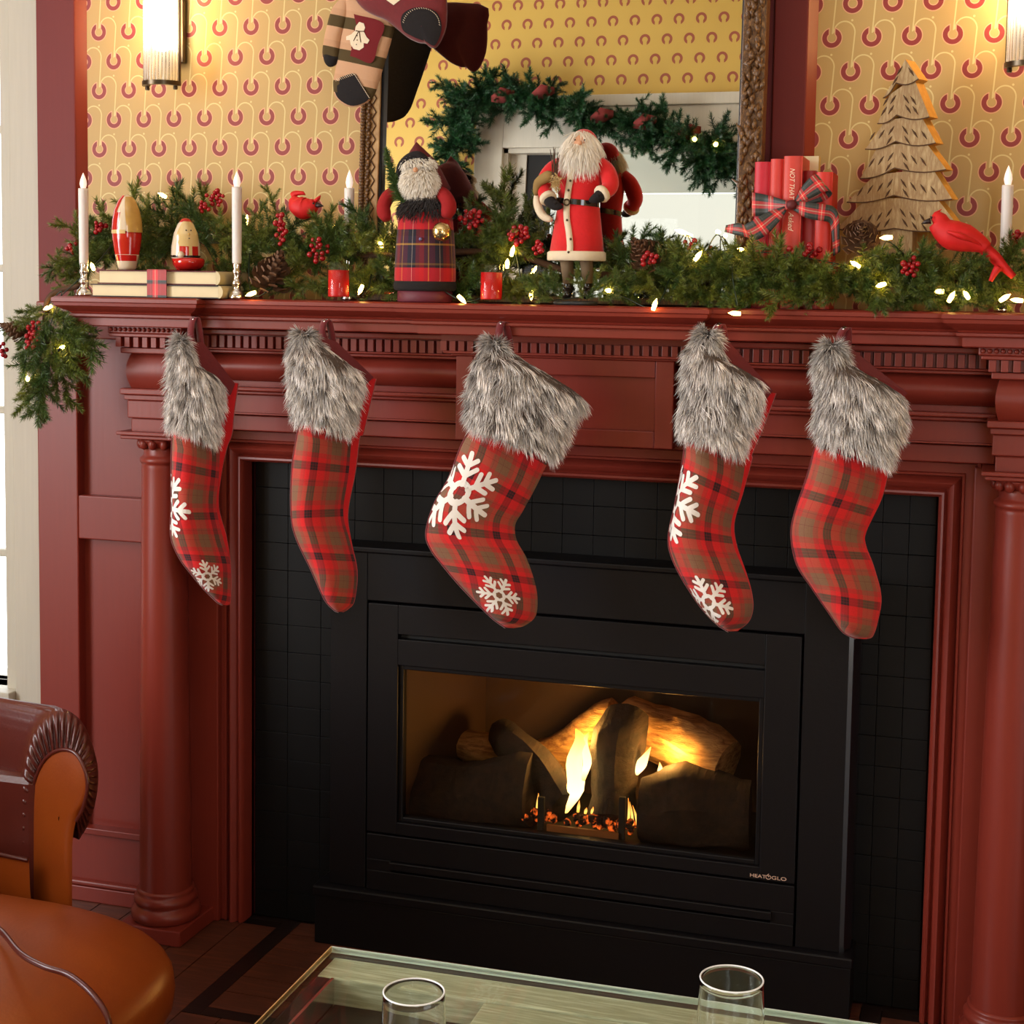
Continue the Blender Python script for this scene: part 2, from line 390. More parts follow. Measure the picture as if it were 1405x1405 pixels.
zs = [wz0]+[zz(4, q, 3.17) for q in (757, 562, 368, 178)]+[zz(4, -20, 3.17), wz1]
for q in zs[1:-1]: obj('muntin', MB().box(-3.05, wx1, 3.155, 3.18, q-.009, q+.009), MT['white_paint'], win, bevel=.003)
xm = (-3.05+wx1)/2
obj('muntin', MB().box(xm-.009, xm+.009, 3.155, 3.18, wz0, wz1), MT['white_paint'], win, bevel=.003)
for a, b in zip(zs[:-1], zs[1:]):
    for c, d in ((-3.05, xm), (xm, wx1)): obj('pane', MB().box(c, d, 3.166, 3.169, a, b), MT['pane'], win)

# ---- chimney breast (red boards, papered panels above the mantel)
BX0, BX1 = xx(49, 400, 2.99), 1.5

mb = MB().box(BX0, OX0, 3.03, 3.3, 0, 1.36).box(OX1, XR_, 3.03, 3.3, 0, 1.36).box(OX0, OX1, 3.06, 3.3, OZ-.02, 1.36).box(BX0, XR_, 3.028, 3.3, 1.36, CZ).box(OX0-.3, OX1+.3, 3.44, 3.5, -.06, 1.4).box(OX0-.1, OX0-.04, 3.2, 3.46, -.06, 1.36).box(OX1+.04, OX1+.1, 3.2, 3.46, -.06, 1.36)
breast = struct('wall_chimney', mb, MT['red_wall'])
pz0, pz1 = 1.33, CZ
lx0 = xx(103, 100, 3.0); rx0, rx1 = xx(1060, 120, 3.0), xx(1107, 100, 3.0)
mx0, mx1 = -1.6-rx1, -1.6-rx0
for a, b in ((lx0+.004, mx0), (rx1, XR_)):
    obj('wallpaper_panel', MB().box(a, b, 3.022, 3.03, pz0, pz1), MT['wallpaper'], breast)
for a, b in ((BX0, lx0), (mx0, mx1), (rx0, rx1)):
    obj('wall_board', MB().box(a, b, 3.0, 3.03, pz0, pz1), MT['red_wall'], breast, bevel=.003)
obj('wall_board', MB().box(mx1, rx0, 3.012, 3.03, pz0, pz1), MT['red_wall'], breast)
for a, s in ((lx0, 1), (mx0, -1), (rx1, 1)):
    obj('panel_moulding', MB().add([(a, 3.003, pz0), (a+s*.016, 3.022, pz0), (a, 3.022, pz0), (a, 3.003, pz1), (a+s*.016, 3.022, pz1), (a, 3.022, pz1)], [(0, 1, 4, 3), (0, 2, 1), (3, 4, 5), (1, 2, 5, 4), (0, 3, 5, 2)]), MT['red'], breast)
# lower panelling left and right of the columns
def lower_side(sgn):
    f = lambda x: x if sgn > 0 else -1.6-x
    X0, X1 = BX0, -1.59
    def B(a, b, y0, y1, c, d, nm, bev=.003): obj(nm, MB().box(f(a), f(b), y0, y1, c, d), MT['red'], breast, bevel=bev)
    sx = xx(108, 800, 2.99); z1, z2, z3, z4 = zz(150, 682, 2.99), zz(150, 742, 2.99), zz(130, 1137, 2.99), zz(130, 1142, 2.99)
    B(X0, sx, 2.99, 3.03, z3, 1.34, 'stile'); B(X1-.10, X1, 2.99, 3.03, z3, 1.34, 'stile')
    B(sx, X1-.10, 2.99, 3.03, z2, z1, 'rail'); B(X0, X1, 2.99, 3.03, 0.0, z3, 'rail'); B(sx, X1-.10, 2.99, 3.03, 1.26, 1.34, 'rail')
    B(sx, X1-.10, 3.016, 3.03, z1, 1.26, 'sunk_panel', 0); B(sx, X1-.10, 3.016, 3.03, z3, z2, 'sunk_panel', 0)
    B(sx+.006, X1-.106, 2.982, 2.99, z3-.012, z3+.003, 'bead', .002)
    B(X0, X1, 2.978, 2.99, .035, zz(150, 1225, 2.98)+.02, 'skirting', .004)
    B(X0, X1, 2.978, 2.99, 0, .034, 'shoe_board', .002)
lower_side(1); lower_side(-1)

# ---------------------------------------------------------------- mantel
mant = thing('fireplace_mantel', 'dark red painted classical mantelpiece with columns and dentil shelf round the fire', 'mantelpiece', (-.8, 2.9, 0))
Yb, Yr = 2.80, 2.835
zt = 1.354; zf0 = zz(95, 446.5, Yb); zf1 = zz(95, 435, Yb); zb1 = zz(95, 430, Yb)
sx0, sb1, sc0, sc1, sr0, sx1 = -1.80, -1.54, -1.055, -.525, -.057, .20
PATH = [(sx0,-1,3.0),(sx0,-1,Yb),(sb1,1,Yb),(sb1,1,Yr),(sc0,-1,Yr),(sc0,-1,Yb),(sc1,1,Yb),(sc1,1,Yr),(sr0,-1,Yr),(sr0,-1,Yb),(sx1,1,Yb),(sx1,1,3.0)]
PROF = [(.030, zt), (.035, zt-.003), (.035, zt-.010), (.032, zt-.012), (.031, zt-.018), (.022, zt-.024), (.009, zb1+.005), (.006, zb1+.001), (.010, zb1), (.010, zf1+.003), (.006, zf1), (0, zf1), (0, zf0+.002), (-.002, zf0)]
g = [[(X+s*p, Y-p if Y < 2.99 else Y, z) for p, z in PROF] for X, s, Y in PATH]
mb = MB().grid(g)
for a, b, y in ((sx0-.03, sb1+.03, Yb-.03), (sb1+.03, sc0-.03, Yr-.03), (sc0-.03, sc1+.03, Yb-.03), (sc1+.03, sr0-.03, Yr-.03), (sr0-.03, sx1+.03, Yb-.03)): mb.add([(a, y, zt), (b, y, zt), (b, 3.0, zt), (a, 3.0, zt)], [(0, 1, 2, 3)])
for a, b, y in ((sx0, sb1, Yb), (sb1, sc0, Yr), (sc0, sc1, Yb), (sc1, sr0, Yr), (sr0, sx1, Yb)): mb.add([(a, y, zf0), (b, y, zf0), (b, 3.0, zf0), (a, 3.0, zf0)], [(0, 3, 2, 1)])
obj('shelf', mb, MT['red'], mant, auto=28)
XC = (-1.655, .055)
def mbox(nm, a, b, y, c, d, bev=.0025, y1=3.0): return obj(nm, MB().box(a, b, y, y1, c, d), MT['red'], mant, bevel=bev)
def row(nm, a, b, y, px, c, d, bev=.002): return mbox(nm, a, b, y, zz(px, d, y), zz(px, c, y), bev)
dent0 = [None]
def dentils(a, b, y, z0, z1, pitch=.0182, w=.0125, d=.012):
    n = max(1, int((b-a)/pitch)); pitch = (b-a)/n
    for i in range(n):
        c = a+(i+.5)*pitch
        if dent0[0] is None:
            dent0[0] = obj('dentil', MB().box(-w/2, w/2, -d/2, d/2, 0, 1.0), MT['red'], mant, bevel=.001); ORG[dent0[0].name] = np.zeros(3)
            me = dent0[0].data; o0 = ORG[mant.name]
            for v in me.vertices: v.co = Vector(v.co)+Vector(o0)
            o = dent0[0]
        else: o = inst(dent0[0], 'dentil', mant, Matrix())
        o.location = Vector((c, y-d/2, z0))-Vector(ORG[mant.name]); o.scale = (1, 1, z1-z0)
# the two projecting end blocks over the columns
for X in XC:
    yb = 2.815; P = lambda q, y: zz(190, q, y)
    mbox('egg_band', X-.085, X+.085, 2.822, P(458, 2.822), P(447, 2.822))
    eg = MB()
    for i in range(15): eg.ball((X-.077+i*.011, 2.821, P(452.5, 2.82)), .0046, 6, 4)
    obj('egg_beads', eg, MT['red'], mant, smooth=True, kind='stuff')
    mbox('fillet', X-.080, X+.080, 2.818, P(462.5, 2.818), P(458, 2.818), .0015)
    dz0, dz1 = P(476.5, 2.82), P(463, 2.82)
    mbox('dentil_ground', X-.066, X+.066, 2.835, dz0, dz1, 0)
    dentils(X-.071, X+.071, 2.835, dz0, dz1)
    mbox('fillet', X-.062, X+.062, 2.832, P(485, 2.832), P(477, 2.832), .002)
    zc0, zc1 = P(533, 2.845), P(485, 2.845)
    prof = [(.054-.006*(1-math.sin(math.pi*t)), zc0+(zc1-zc0)*t, 2.852-.012*math.sin(math.pi*t)) for t in np.linspace(0, 1, 12)]
    obj('cushion_frieze', MB().grid([[(X-h, 3.0, z), (X-h, y, z), (X+h, y, z), (X+h, 3.0, z)] for h, z, y in prof], cap=True), MT['red'], mant, auto=40)
    mbox('cornice', X-.066, X+.066, 2.835, P(542, 2.835), P(533.5, 2.835)); mbox('fillet', X-.06, X+.06, 2.842, P(549, 2.842), P(542, 2.842), .0015)
    mbox('block', X-.056, X+.056, 2.848, P(574, 2.848), P(549, 2.848)); mbox('block', X-.050, X+.050, 2.853, P(593.5, 2.853), P(574, 2.853))
    mbox('abacus', X-.072, X+.072, 2.83, P(598, 2.83), P(593, 2.83), .002); mbox('fillet', X-.066, X+.066, 2.836, P(603, 2.836), P(598, 2.836), .002)
    # column
    Yc = 2.90; z = lambda q: zz(212, q, 2.87)
    cp = MB().lathe([(.052, z(603)), (.050, z(606)), (.040, z(615))], (X, Yc, 0), 24)
    for i in range(12):
        a = 2*math.pi*i/12; cp.ball((X+.047*math.cos(a), Yc+.047*math.sin(a), z(609)), .0115, 8, 6, (.85, .85, 1.05))
    obj('capital', cp, MT['red'], mant, smooth=True)
    sh = [(.041, z(614)), (.0415, z(624)), (.045, z(627)), (.0495, z(629)), (.0505, z(632)), (.049, z(635)), (.0455, z(636.5)), (.0465, z(639)), (.046, z(643))]
    zs0 = .10
    for t in np.linspace(0.05, 1, 14): sh.append((.0455+.0095*t**.8, z(643)+(zs0-z(643))*t))
    obj('column', MB().lathe(sh[::-1], (X, Yc, 0), 40, cap=False), MT['red'], mant, smooth=True)
    obj('column_base', MB().lathe([(.050, .101), (.060, .098), (.061, .094), (.059, .089), (.062, .087), (.067, .081), (.067, .072), (.062, .066), (.064, .063), (.071, .057), (.0735, .048), (.072, .038), (.066, .032)][::-1], (X, Yc, 0), 40, cap=False), MT['red'], mant, smooth=True)
    obj('plinth', MB().box(X-.074, X+.074, Yc-.074, Yc+.09, 0, .033), MT['red'], mant, bevel=.003)
    mbox('pilaster', X-.085, X+.085, 2.975, .0, P(593, 2.9), .003)
# recessed entablature between the blocks
ra, rb = XC[0]+.05, XC[1]-.05
q = 1290
row('bead_band', ra, rb, 2.885, q, 476, 484, .002)
z0, z1 = zz(q, 504.5, 2.90), zz(q, 486, 2.90)
mbox('dentil_ground', ra, rb, 2.915, z0-.001, z1+.004, 0)
dentils(ra, rb, 2.915, z0, z1)
row('ledge', ra, rb, 2.895, q, 505, 508, .0015); row('fillet', ra, rb, 2.905, q, 508, 513, .002)
za, zb = zz(q, 556, 2.93), zz(q, 513, 2.92)
obj('cushion_frieze', MB().grid([[(ra, 2.935-.024*math.sin(math.pi*t)**.8, za+(zb-za)*t), (rb, 2.935-.024*math.sin(math.pi*t)**.8, za+(zb-za)*t)] for t in np.linspace(0, 1, 14)]), MT['red'], mant, smooth=True)
row('fillet', ra, rb, 2.94, q, 556, 566, 0)
row('bead', ra, rb, 2.912, q, 566, 572, .0025); row('bead', ra, rb, 2.922, q, 572, 577, .002)
row('fascia', ra, rb, 2.938, q, 577, 609, .002); row('bead', ra, rb, 2.93, q, 606, 609, .001)
row('fascia', ra, rb, 2.95, q, 610, 634, .002)
# central tablet under the projecting shelf
ta, tb, ty = -1.006, -.574, 2.885
tz0, tz1 = zz(924, 617, ty), zz(924, 496, ty); fr = .036
mbox('bead_band', ta-.05, tb+.05, 2.862, zz(900, 466.5, 2.862), zz(900, 459, 2.862)); 
z0, z1 = zz(900, 489, 2.87), zz(900, 475, 2.87)
mbox('dentil_ground', ta-.03, tb+.03, 2.882, z0-.001, zz(900, 466, 2.87), 0); dentils(ta-.03, tb+.03, 2.882, z0, z1)
mbox('ledge', ta-.022, tb+.022, 2.868, z0-.005, z0, .0015); mbox('fillet', ta-.008, tb+.008, 2.878, tz1, z0-.005, .0015)
for a, b, c, d in ((ta, ta+fr, tz0, tz1), (tb-fr, tb, tz0, tz1), (ta+fr, tb-fr, tz1-fr*.9, tz1), (ta+fr, tb-fr, tz0, tz0+fr*.9)): mbox('tablet_frame', a, b, ty, c, d, .002)
mbox('tablet_panel', ta+fr, tb-fr, ty+.012, tz0+fr*.9, tz1-fr*.9, 0)
# architrave moulding round the opening
def uframe(prof, nm):
    g = []
    for cx_, cz_, sx_, sz_ in ((OX0, 0, -1, 0), (OX0, OZ, -1, 1), (OX1, OZ, 1, 1), (OX1, 0, 1, 0)):
        g.append([(cx_+sx_*w, y, cz_+sz_*w if sz_ else 0.0) for w, y in prof])
    obj(nm, MB().grid(g), MT['red'], mant, auto=35)
uframe([(0, 3.04), (0, 2.995), (.002, 2.988), (.006, 2.984), (.010, 2.985), (.0125, 2.992), (.0135, 2.994)], 'inner_bead')
uframe([(.0135, 2.994), (.016, 2.992), (.020, 2.984), (.027, 2.980), (.033, 2.984), (.037, 2.993), (.039, 2.997)], 'architrave_roll')
uframe([(.039, 2.997), (.041, 2.99), (.045, 2.989), (.047, 2.993), (.064, 2.992), (.066, 2.984), (.068, 2.978), (.073, 2.976), (.077, 2.979), (.078, 2.99), (.078, 3.0)], 'outer_bead')
for s in (0, 1):
    a, b = (XC[0]+.03, OX0-.07) if s == 0 else (OX1+.07, XC[1]-.03)
    mbox('jamb_board', a, b, 2.99, 0, OZ+.12, .002, 3.03)

# ---------------------------------------------------------------- black tile slips
PX0, PX1, PZ1 = -1.301, -.223, .85
slip = struct('trim_hearth', MB().box(OX0-.01, PX0+.03, 3.048, 3.06, 0, OZ+.02).box(PX1-.03, OX1+.01, 3.048, 3.06, 0, OZ+.02).box(PX0, PX1, 3.048, 3.06, PZ1-.06, OZ+.02), MT['gap'])
t0 = None
def tile(x0, x1, z0, z1):
    dy = RNG.uniform(-.0007, .0007)
    obj('tile', MB().box(x0+.0005, x1-.0005, 3.037+dy, 3.048, z0+.0005, z1-.0005), MT['black_tile'], slip, bevel=.0006)
for a, b in ((OX0+.004, PX0+.02), (PX1-.02, OX1-.004)):
    n = 3
    for i in range(n):
        for j in range(17): tile(a+(b-a)*i/n, a+(b-a)*(i+1)/n, OZ*j/17, OZ*(j+1)/17)
for i in range(16):
    for j in range(3):
        a = PX0+.02; b = PX1-.02; tile(a+(b-a)*i/16, a+(b-a)*(i+1)/16, PZ1-.02+(OZ-PZ1+.02)*j/3, PZ1-.02+(OZ-PZ1+.02)*(j+1)/3)

# ---------------------------------------------------------------- gas fire insert
ins = thing('fireplace_insert', 'black metal gas fireplace insert with wide glass front and lettering', 'fireplace', (-.77, 3.0, 0))
IX0, IX1, IZ0, IZ1 = -1.2155, -.3305, .1275, .734; yF = 2.955
def ib(nm, a, b, y0, y1, c, d, bev=.002, mat='black', **k): return obj(nm, MB().box(a, b, y0, y1, c, d), MT[mat], ins, bevel=bev, **k)
BZ = .127
ib('outer_panel', PX0, IX0-.004, yF+.004, 3.036, BZ, PZ1-.012); 
ob = MB().box(IX1+.004, PX1-.02, yF+.004, 3.036, BZ, PZ1-.012)
obj('outer_panel', ob, MT['black'], ins, bevel=.001)
obj('corner_strip', MB().prism([(PX1-.02, yF+.004, BZ), (PX1-.012, yF+.007, BZ), (PX1, yF+.03, BZ), (PX1, 3.036, BZ), (PX1-.02, 3.036, BZ)], (0, 0, PZ1-.012-BZ)), flat('glossy_black_edge', srgb(22, 22, 26), .2, .1, 60, spec=.9), ins)
ib('outer_panel', IX0-.004, IX1+.004, yF+.004, 3.036, IZ1+.004, PZ1-.012)
ib('top_ledge', PX0-.004, PX1+.004, yF-.004, 3.036, PZ1-.012, PZ1, .003)
ib('backing_plate', PX0+.01, PX1-.01, 3.02, 3.036, BZ, .25, 0, 'gap')
ib('base_kerb', PX0-.028, PX1+.004, 2.945, 3.035, 0, BZ-.022, .003); ib('base_lip', PX0-.03, PX1+.007, 2.938, 3.035, BZ-.022, BZ, .004)
wx0, wx1_, wz0_, wz1_ = xx(545, 1000, yF), xx(1047, 1000, yF), zz(800, 1160, yF), zz(800, 936, yF)
zl = zz(800, 1179.5, yF); s0, s1 = zz(800, 899, yF), zz(800, 892, yF); sa, sb = xx(545, 880, yF), xx(1055, 910, yF)
ib('face_plate', IX0, wx0, yF, 2.985, zl+.003, IZ1); ib('face_plate', wx1_, IX1, yF, 2.985, zl+.003, IZ1)
ib('face_plate', wx0, wx1_, yF, 2.985, wz1_, s0, .0015); ib('face_plate', wx0, wx1_, yF, 2.985, s1, IZ1, .0015)
ib('vent_slot', wx0, wx1_, yF+.018, 2.985, s0, s1, 0, 'gap')
ib('face_plate', wx0, wx1_, yF, 2.985, zl+.003, wz0_, .0015)
fw = .010
for a, b, c, d in ((wx0, wx0+fw, wz0_, wz1_), (wx1_-fw, wx1_, wz0_, wz1_), (wx0+fw, wx1_-fw, wz1_-fw, wz1_), (wx0+fw, wx1_-fw, wz0_, wz0_+fw)): ib('glass_frame', a, b, yF+.008, 2.985, c, d, .002)
zq0, zq1 = zz(800, 1228, yF), zz(800, 1216, yF)
ib('lower_door', IX0, IX1, yF, 2.985, IZ0, zq0-.006, .0015); ib('lower_door', IX0, IX1, yF, 2.985, zq1, zl-.001, .0015)
ib('grip_slot', IX0+.03, IX1-.03, yF+.016, 2.985, zq0-.006, zq0, 0, 'gap'); ib('lower_door', IX0, IX0+.055, yF, 2.985, zq0-.006, zq1, .001); ib('lower_door', IX1-.045, IX1, yF, 2.985, zq0-.006, zq1, .001)
ib('grip_lip', IX0+.052, IX1-.042, yF-.006, 2.97, zq0, zq1-.001, .002)
obj('glass_pane', MB().box(wx0+.004, wx1_-.004, 2.972, 2.975, wz0_+.004, wz1_-.004), MT['fire_pane'], ins)
fx0, fx1, fz0, fz1, fy = wx0-.005, wx1_+.005, wz0_-.03, wz1_+.03, 3.36
lin = flat('brown_firebox_liner', srgb(62, 42, 27), .8, .25, 7); MT['liner'] = lin
obj('firebox_wall', MB().box(fx0, fx1, fy, fy+.02, fz0, fz1), lin, ins)
obj('firebox_wall', MB().add([(fx0, 2.985, fz0), (fx0-.015, 2.985, fz0), (fx0+.05, fy, fz0), (fx0+.065, fy, fz0), (fx0, 2.985, fz1), (fx0-.015, 2.985, fz1), (fx0+.05, fy, fz1), (fx0+.065, fy, fz1)], [(0, 3, 7, 4), (1, 5, 6, 2), (0, 4, 5, 1), (3, 2, 6, 7), (4, 7, 6, 5), (0, 1, 2, 3)]), lin, ins)
obj('firebox_wall', MB().add([(fx1, 2.985, fz0), (fx1+.015, 2.985, fz0), (fx1-.05, fy, fz0), (fx1-.065, fy, fz0), (fx1, 2.985, fz1), (fx1+.015, 2.985, fz1), (fx1-.05, fy, fz1), (fx1-.065, fy, fz1)], [(0, 4, 7, 3), (1, 2, 6, 5), (0, 1, 5, 4), (3, 7, 6, 2), (4, 5, 6, 7), (0, 3, 2, 1)]), lin, ins)
obj('firebox_roof', MB().box(fx0, fx1, 2.985, fy, fz1, fz1+.02), MT['soot'], ins); obj('firebox_tray', MB().box(fx0, fx1, 2.985, fy, fz0-.02, fz0), MT['gap'], ins)
def text(s, size, loc, rot, mat, parent, name='lettering', ex=.0004, align='LEFT', sx=1.0, font_bold=0, shear=0):
    c = bpy.data.curves.new(name, 'FONT'); c.body = s; c.size = size; c.extrude = ex; c.align_x = align; c.shear = shear; c.offset = font_bold
    o = bpy.data.objects.new(name, c); COL.objects.link(o); c.materials.append(mat); bpy.context.view_layer.update()
    me = bpy.data.meshes.new_from_object(o.evaluated_get(bpy.context.evaluated_depsgraph_get())); bpy.data.objects.remove(o)
    o = bpy.data.objects.new(name, me); COL.objects.link(o)
    mw = Matrix.Translation(Vector(loc)) @ rot @ Matrix.Diagonal((sx, 1, 1, 1))
    me.transform(mw); me.transform(Matrix.Translation(-Vector(org(parent)))); o.parent = parent; ORG[o.name] = org(parent)
    if not me.materials: me.materials.append(mat)
    return o
RX = Matrix.Rotation(math.pi/2, 4, 'X')
letter = flat('pale_copper_lettering', srgb(206, 170, 150), .35, .05)
p = at(1028.5, 1202.5, yF); p2 = at(1050, 1211, yF); p3 = at(1058, 1212.5, yF)
text('HEAT', .0096, (p[0], yF-.0006, p[2]), RX, letter, ins, sx=1.32, font_bold=.00003); text('GLO', .0096, (p3[0], yF-.0006, p[2]), RX, letter, ins, sx=1.5, font_bold=.00003)
fl = MB(); cxq = (p2[0]+p3[0])/2
for i in range(14):
    pass
ringp = [(cxq+.0048*math.cos(a), yF-.0008, p[2]+.0033+.0040*math.sin(a)) for a in np.linspace(math.pi*.62, math.pi*2.38, 16)]
fl.tube(ringp, .0007, 5); fl.tube([(cxq+.001, yF-.0008, p[2]+.004), (cxq-.0012, yF-.0008, p[2]+.0075), (cxq+.0012, yF-.0008, p[2]+.0105)], [.0012, .0014, .0002], 5)
obj('flame_emblem', fl, letter, ins)

# ---- logs, embers and flames
def fire_mat(name, stops, strength):
    m = Mat(name); _, _, Z = m.xyz('Generated'); c = m.ramp(Z, stops)
    m.color((0, 0, 0)); m.lk(c, m.b.inputs['Emission Color']); m.b.inputs['Emission Strength'].default_value = strength; return m.m
FH = fire_mat('white_hot_flame', [(0, (1, .55, .10)), (.25, (1, .80, .36)), (.7, (1, .70, .22)), (1, (1, .35, .03))], 5.0)
FY = fire_mat('amber_flame', [(0, (1, .42, .05)), (.4, (1, .60, .15)), (1, (.75, .2, .015))], 2.6)
logm = Mat('bark_log'); nn = logm.noise(18, 6, .65, stretch=(3, .6, 3)); logm.color(logm.ramp(nn, [(.35, srgb(20, 14, 11)), (.6, srgb(44, 30, 20))])).set(rough=.9); logm.bump(nn, .6, .01)  # bark tone deepened to paint the front logs as unlit silhouettes
logp = Mat('pale_split_log'); nn = logp.noise(16, 6, .65, stretch=(.7, 3, 6)); logp.color(logp.ramp(nn, [(.35, srgb(140, 96, 54)), (.6, srgb(222, 176, 112))])).set(rough=.9); logp.bump(nn, .7, .012)
def log(nm, a, b, r, mat, label, seed, group=None):
    rr = np.random.default_rng(seed); a, b = np.array(a), np.array(b); n = 10; d = unit(b-a)
    u = unit(np.cross(d, (0, .3, 1))); v = np.cross(d, u); g = []
    ph = rr.uniform(0, 6, 4)
    for i in range(n+1):
        t = i/n; c = a+(b-a)*t+u*.006*math.sin(5*t+ph[0])+v*.006*math.sin(6*t+ph[1])
        rad = r*(1+.10*math.sin(7*t+ph[2]))*(.93 if i in (0, n) else 1)
        g.append([c+rad*(1+.10*math.sin(3*k+ph[3])+.06*math.sin(7*k+t*3)+rr.uniform(-.05, .05))*(math.cos(k)*u+math.sin(k)*v) for k in np.linspace(0, 2*math.pi, 15)[:-1]])
    o = obj(nm, MB().grid(g, cv=True, cap=True), mat, auto=50); tag(o, label, 'log', 'logs in the gas fire')
A = lambda x, y, Y: at(x, y, Y)
log('fire_log', A(560, 1085, 3.10), A(735, 1090, 3.08), .072, logm.m, 'charred dark log lying low at left behind the fire glass', 1)
log('fire_log', A(880, 1110, 3.08), A(1030, 1118, 3.10), .078, logm.m, 'charred dark log lying low at right behind the fire glass', 2)
log('fire_log', A(690, 1000, 3.20), A(775, 1105, 3.04), .040, logm.m, 'dark log leaning down from left beside the tall central flame', 3)
log('fire_log', A(858, 975, 3.17), A(835, 1125, 3.04), .048, logm.m, 'dark log standing upright just right of the tall central flame', 4)
log('fire_log', A(740, 1050, 3.27), A(850, 985, 3.27), .050, logp.m, 'pale split log glowing behind the tall central flame', 5)
log('fire_log', A(855, 990, 3.26), A(1000, 1050, 3.19), .064, logp.m, 'pale grained split log lit yellow at right of the fire', 6)
log('fire_log', A(620, 1020, 3.26), A(720, 1040, 3.22), .036, logp.m, 'pale short log lit amber at left of the fire', 7)
def flame(pts, rad, mat, label, seed, group=None):
    c = smooth_line(pts, 14); rr = np.interp(np.linspace(0, 1, 14), np.linspace(0, 1, len(rad)), rad)
    o = obj('flame', MB().tube(c, list(rr), 10, flat=.7), mat, smooth=True); tag(o, label, 'flame', group or 'larger flames of the gas fire')
Yf = 3.06
flame([A(775, 1112, Yf), A(790, 1080, Yf), A(788, 1045, Yf+.02), A(797, 1018, Yf+.02), A(790, 1000, Yf+.03)], [.012, .026, .024, .021, .002], FH, 'tall white-hot flame rising in the middle of the fire', 1)
flame([A(800, 1070, Yf), A(806, 1045, Yf), A(802, 1020, Yf+.02), A(808, 1005, Yf)], [.006, .013, .010, .001], FH, 'thin white flame hugging right side of the tall central flame', 2)
flame([A(770, 1115, Yf), A(774, 1095, Yf), A(780, 1070, Yf)], [.007, .006, .001], FY, 'small amber flame at left foot of the tall central flame', 3)
flame([A(868, 1062, 3.12), A(880, 1048, 3.12), A(893, 1025, 3.12)], [.013, .017, .001], FH, 'slanting white flame over the right dark log', 4)
flame([A(904, 1066, 3.12), A(906, 1056, 3.12), A(905, 1046, 3.12)], [.009, .008, .001], FH, 'small round white flame farthest right over the dark log', 5)
flame([A(711, 1050, 3.14), A(712, 1040, 3.14), A(710, 1030, 3.14)], [.006, .006, .001], FH, 'small white flame at left among the logs', 6)
flame([A(736, 1114, Yf), A(738, 1100, Yf), A(740, 1084, Yf)], [.003, .004, .0008], FY, 'faint amber flame low beside the left grate bar', 7)
for i, (x0, y0, x1, y1) in enumerate(((862, 1130, 862, 1095), (868, 1132, 864, 1100), (875, 1134, 868, 1105), (883, 1136, 874, 1115))):
    flame([A(x0, y0, 3.02), A((x0+x1)/2+1, (y0+y1)/2, 3.02), A(x1, y1, 3.02)], [.0034, .0034, .0006], FY, ('first', 'second', 'third', 'fourth')[i]+' from left of the slim amber flames beside right grate bar', 20+i, 'slim flames beside the right grate bar')
for i, (x0, y0, h) in enumerate(((793, 1114, 16), (803, 1116, 8), (812, 1116, 9), (821, 1117, 12), (842, 1113, 16), (836, 1116, 8), (704, 1110, 8), (708, 1114, 5))):
    flame([A(x0, y0, 3.03), A(x0+1, y0-h*.5, 3.03), A(x0+2, y0-h, 3.03)], [.004, .0045, .0006], FY, ('third', 'fourth', 'fifth', 'sixth', 'eighth', 'seventh', 'first', 'second')[i]+' from left of the tiny flames in the ember bed', 30+i, 'tiny flames in the ember bed')
ember = Mat('glowing_ember'); vz = ember.noise(60, 3); ember.color(srgb(40, 20, 14)).set(rough=.9); ember.lk(ember.ramp(vz, [(.5, (0, 0, 0)), (.68, (1, .16, .02))]), ember.b.inputs['Emission Color']); ember.b.inputs['Emission Strength'].default_value = 1.6
eb = MB()
for i in range(54):
    px = RNG.uniform(690, 880); py = 1128+(px-780)*.11+RNG.uniform(-10, 2); Y = RNG.uniform(3.0, 3.06); c = at(px, py, Y); c[2] = max(c[2], fz0+.006)
    mb = MB().ball(c, RNG.uniform(.006, .011), 6, 4, tuple(RNG.uniform(.7, 1.2, 3))); eb.add([tuple(np.array(v)+RNG.uniform(-.0015, .0015, 3)) for v in mb.v], mb.f)
o_ = tag(obj('ember_bed', eb, ember.m), 'bed of small glowing embers under the central flame', 'embers'); o_['kind'] = 'stuff'
gr = thing('fire_grate', 'black metal grate bars with ribbed front strip in front of the flames', 'grate', at(790, 1150, 2.995)*[1, 1, 0]+[0, 0, fz0])
for px in (742, 853):
    b = at(px, 1150, 2.995); obj('grate_bar', MB().box(b[0]-.007, b[0]+.007, 2.99, 3.0, fz0, zz(px, 1093, 2.995)), MT['gap'], gr, bevel=.002)
a, b = at(750, 1133, 2.99), at(853, 1144, 2.99)
obj('ribbed_strip', MB().box(a[0], b[0], 2.99, 2.996, fz0, a[2]+.002), flat('bronze_mesh_strip', srgb(130, 84, 40), .5), gr)
def point(nm, loc, power, col, r=.02, parent=None):
    L = bpy.data.lights.new(nm, 'POINT'); L.energy = power; L.color = col; L.shadow_soft_size = r
    o = bpy.data.objects.new(nm, L); COL.objects.link(o); o.location = Vector(loc)-Vector(org(parent)) if parent else loc
    if parent: o.parent = parent
    return o
point('fire_glow', at(800, 1010, 3.13), 3.2, (1, .55, .13), .03); point('fire_glow', at(915, 1035, 3.12), 2.0, (1, .55, .13), .02); point('fire_glow', at(700, 1030, 3.13), .5, (1, .46, .12), .02)
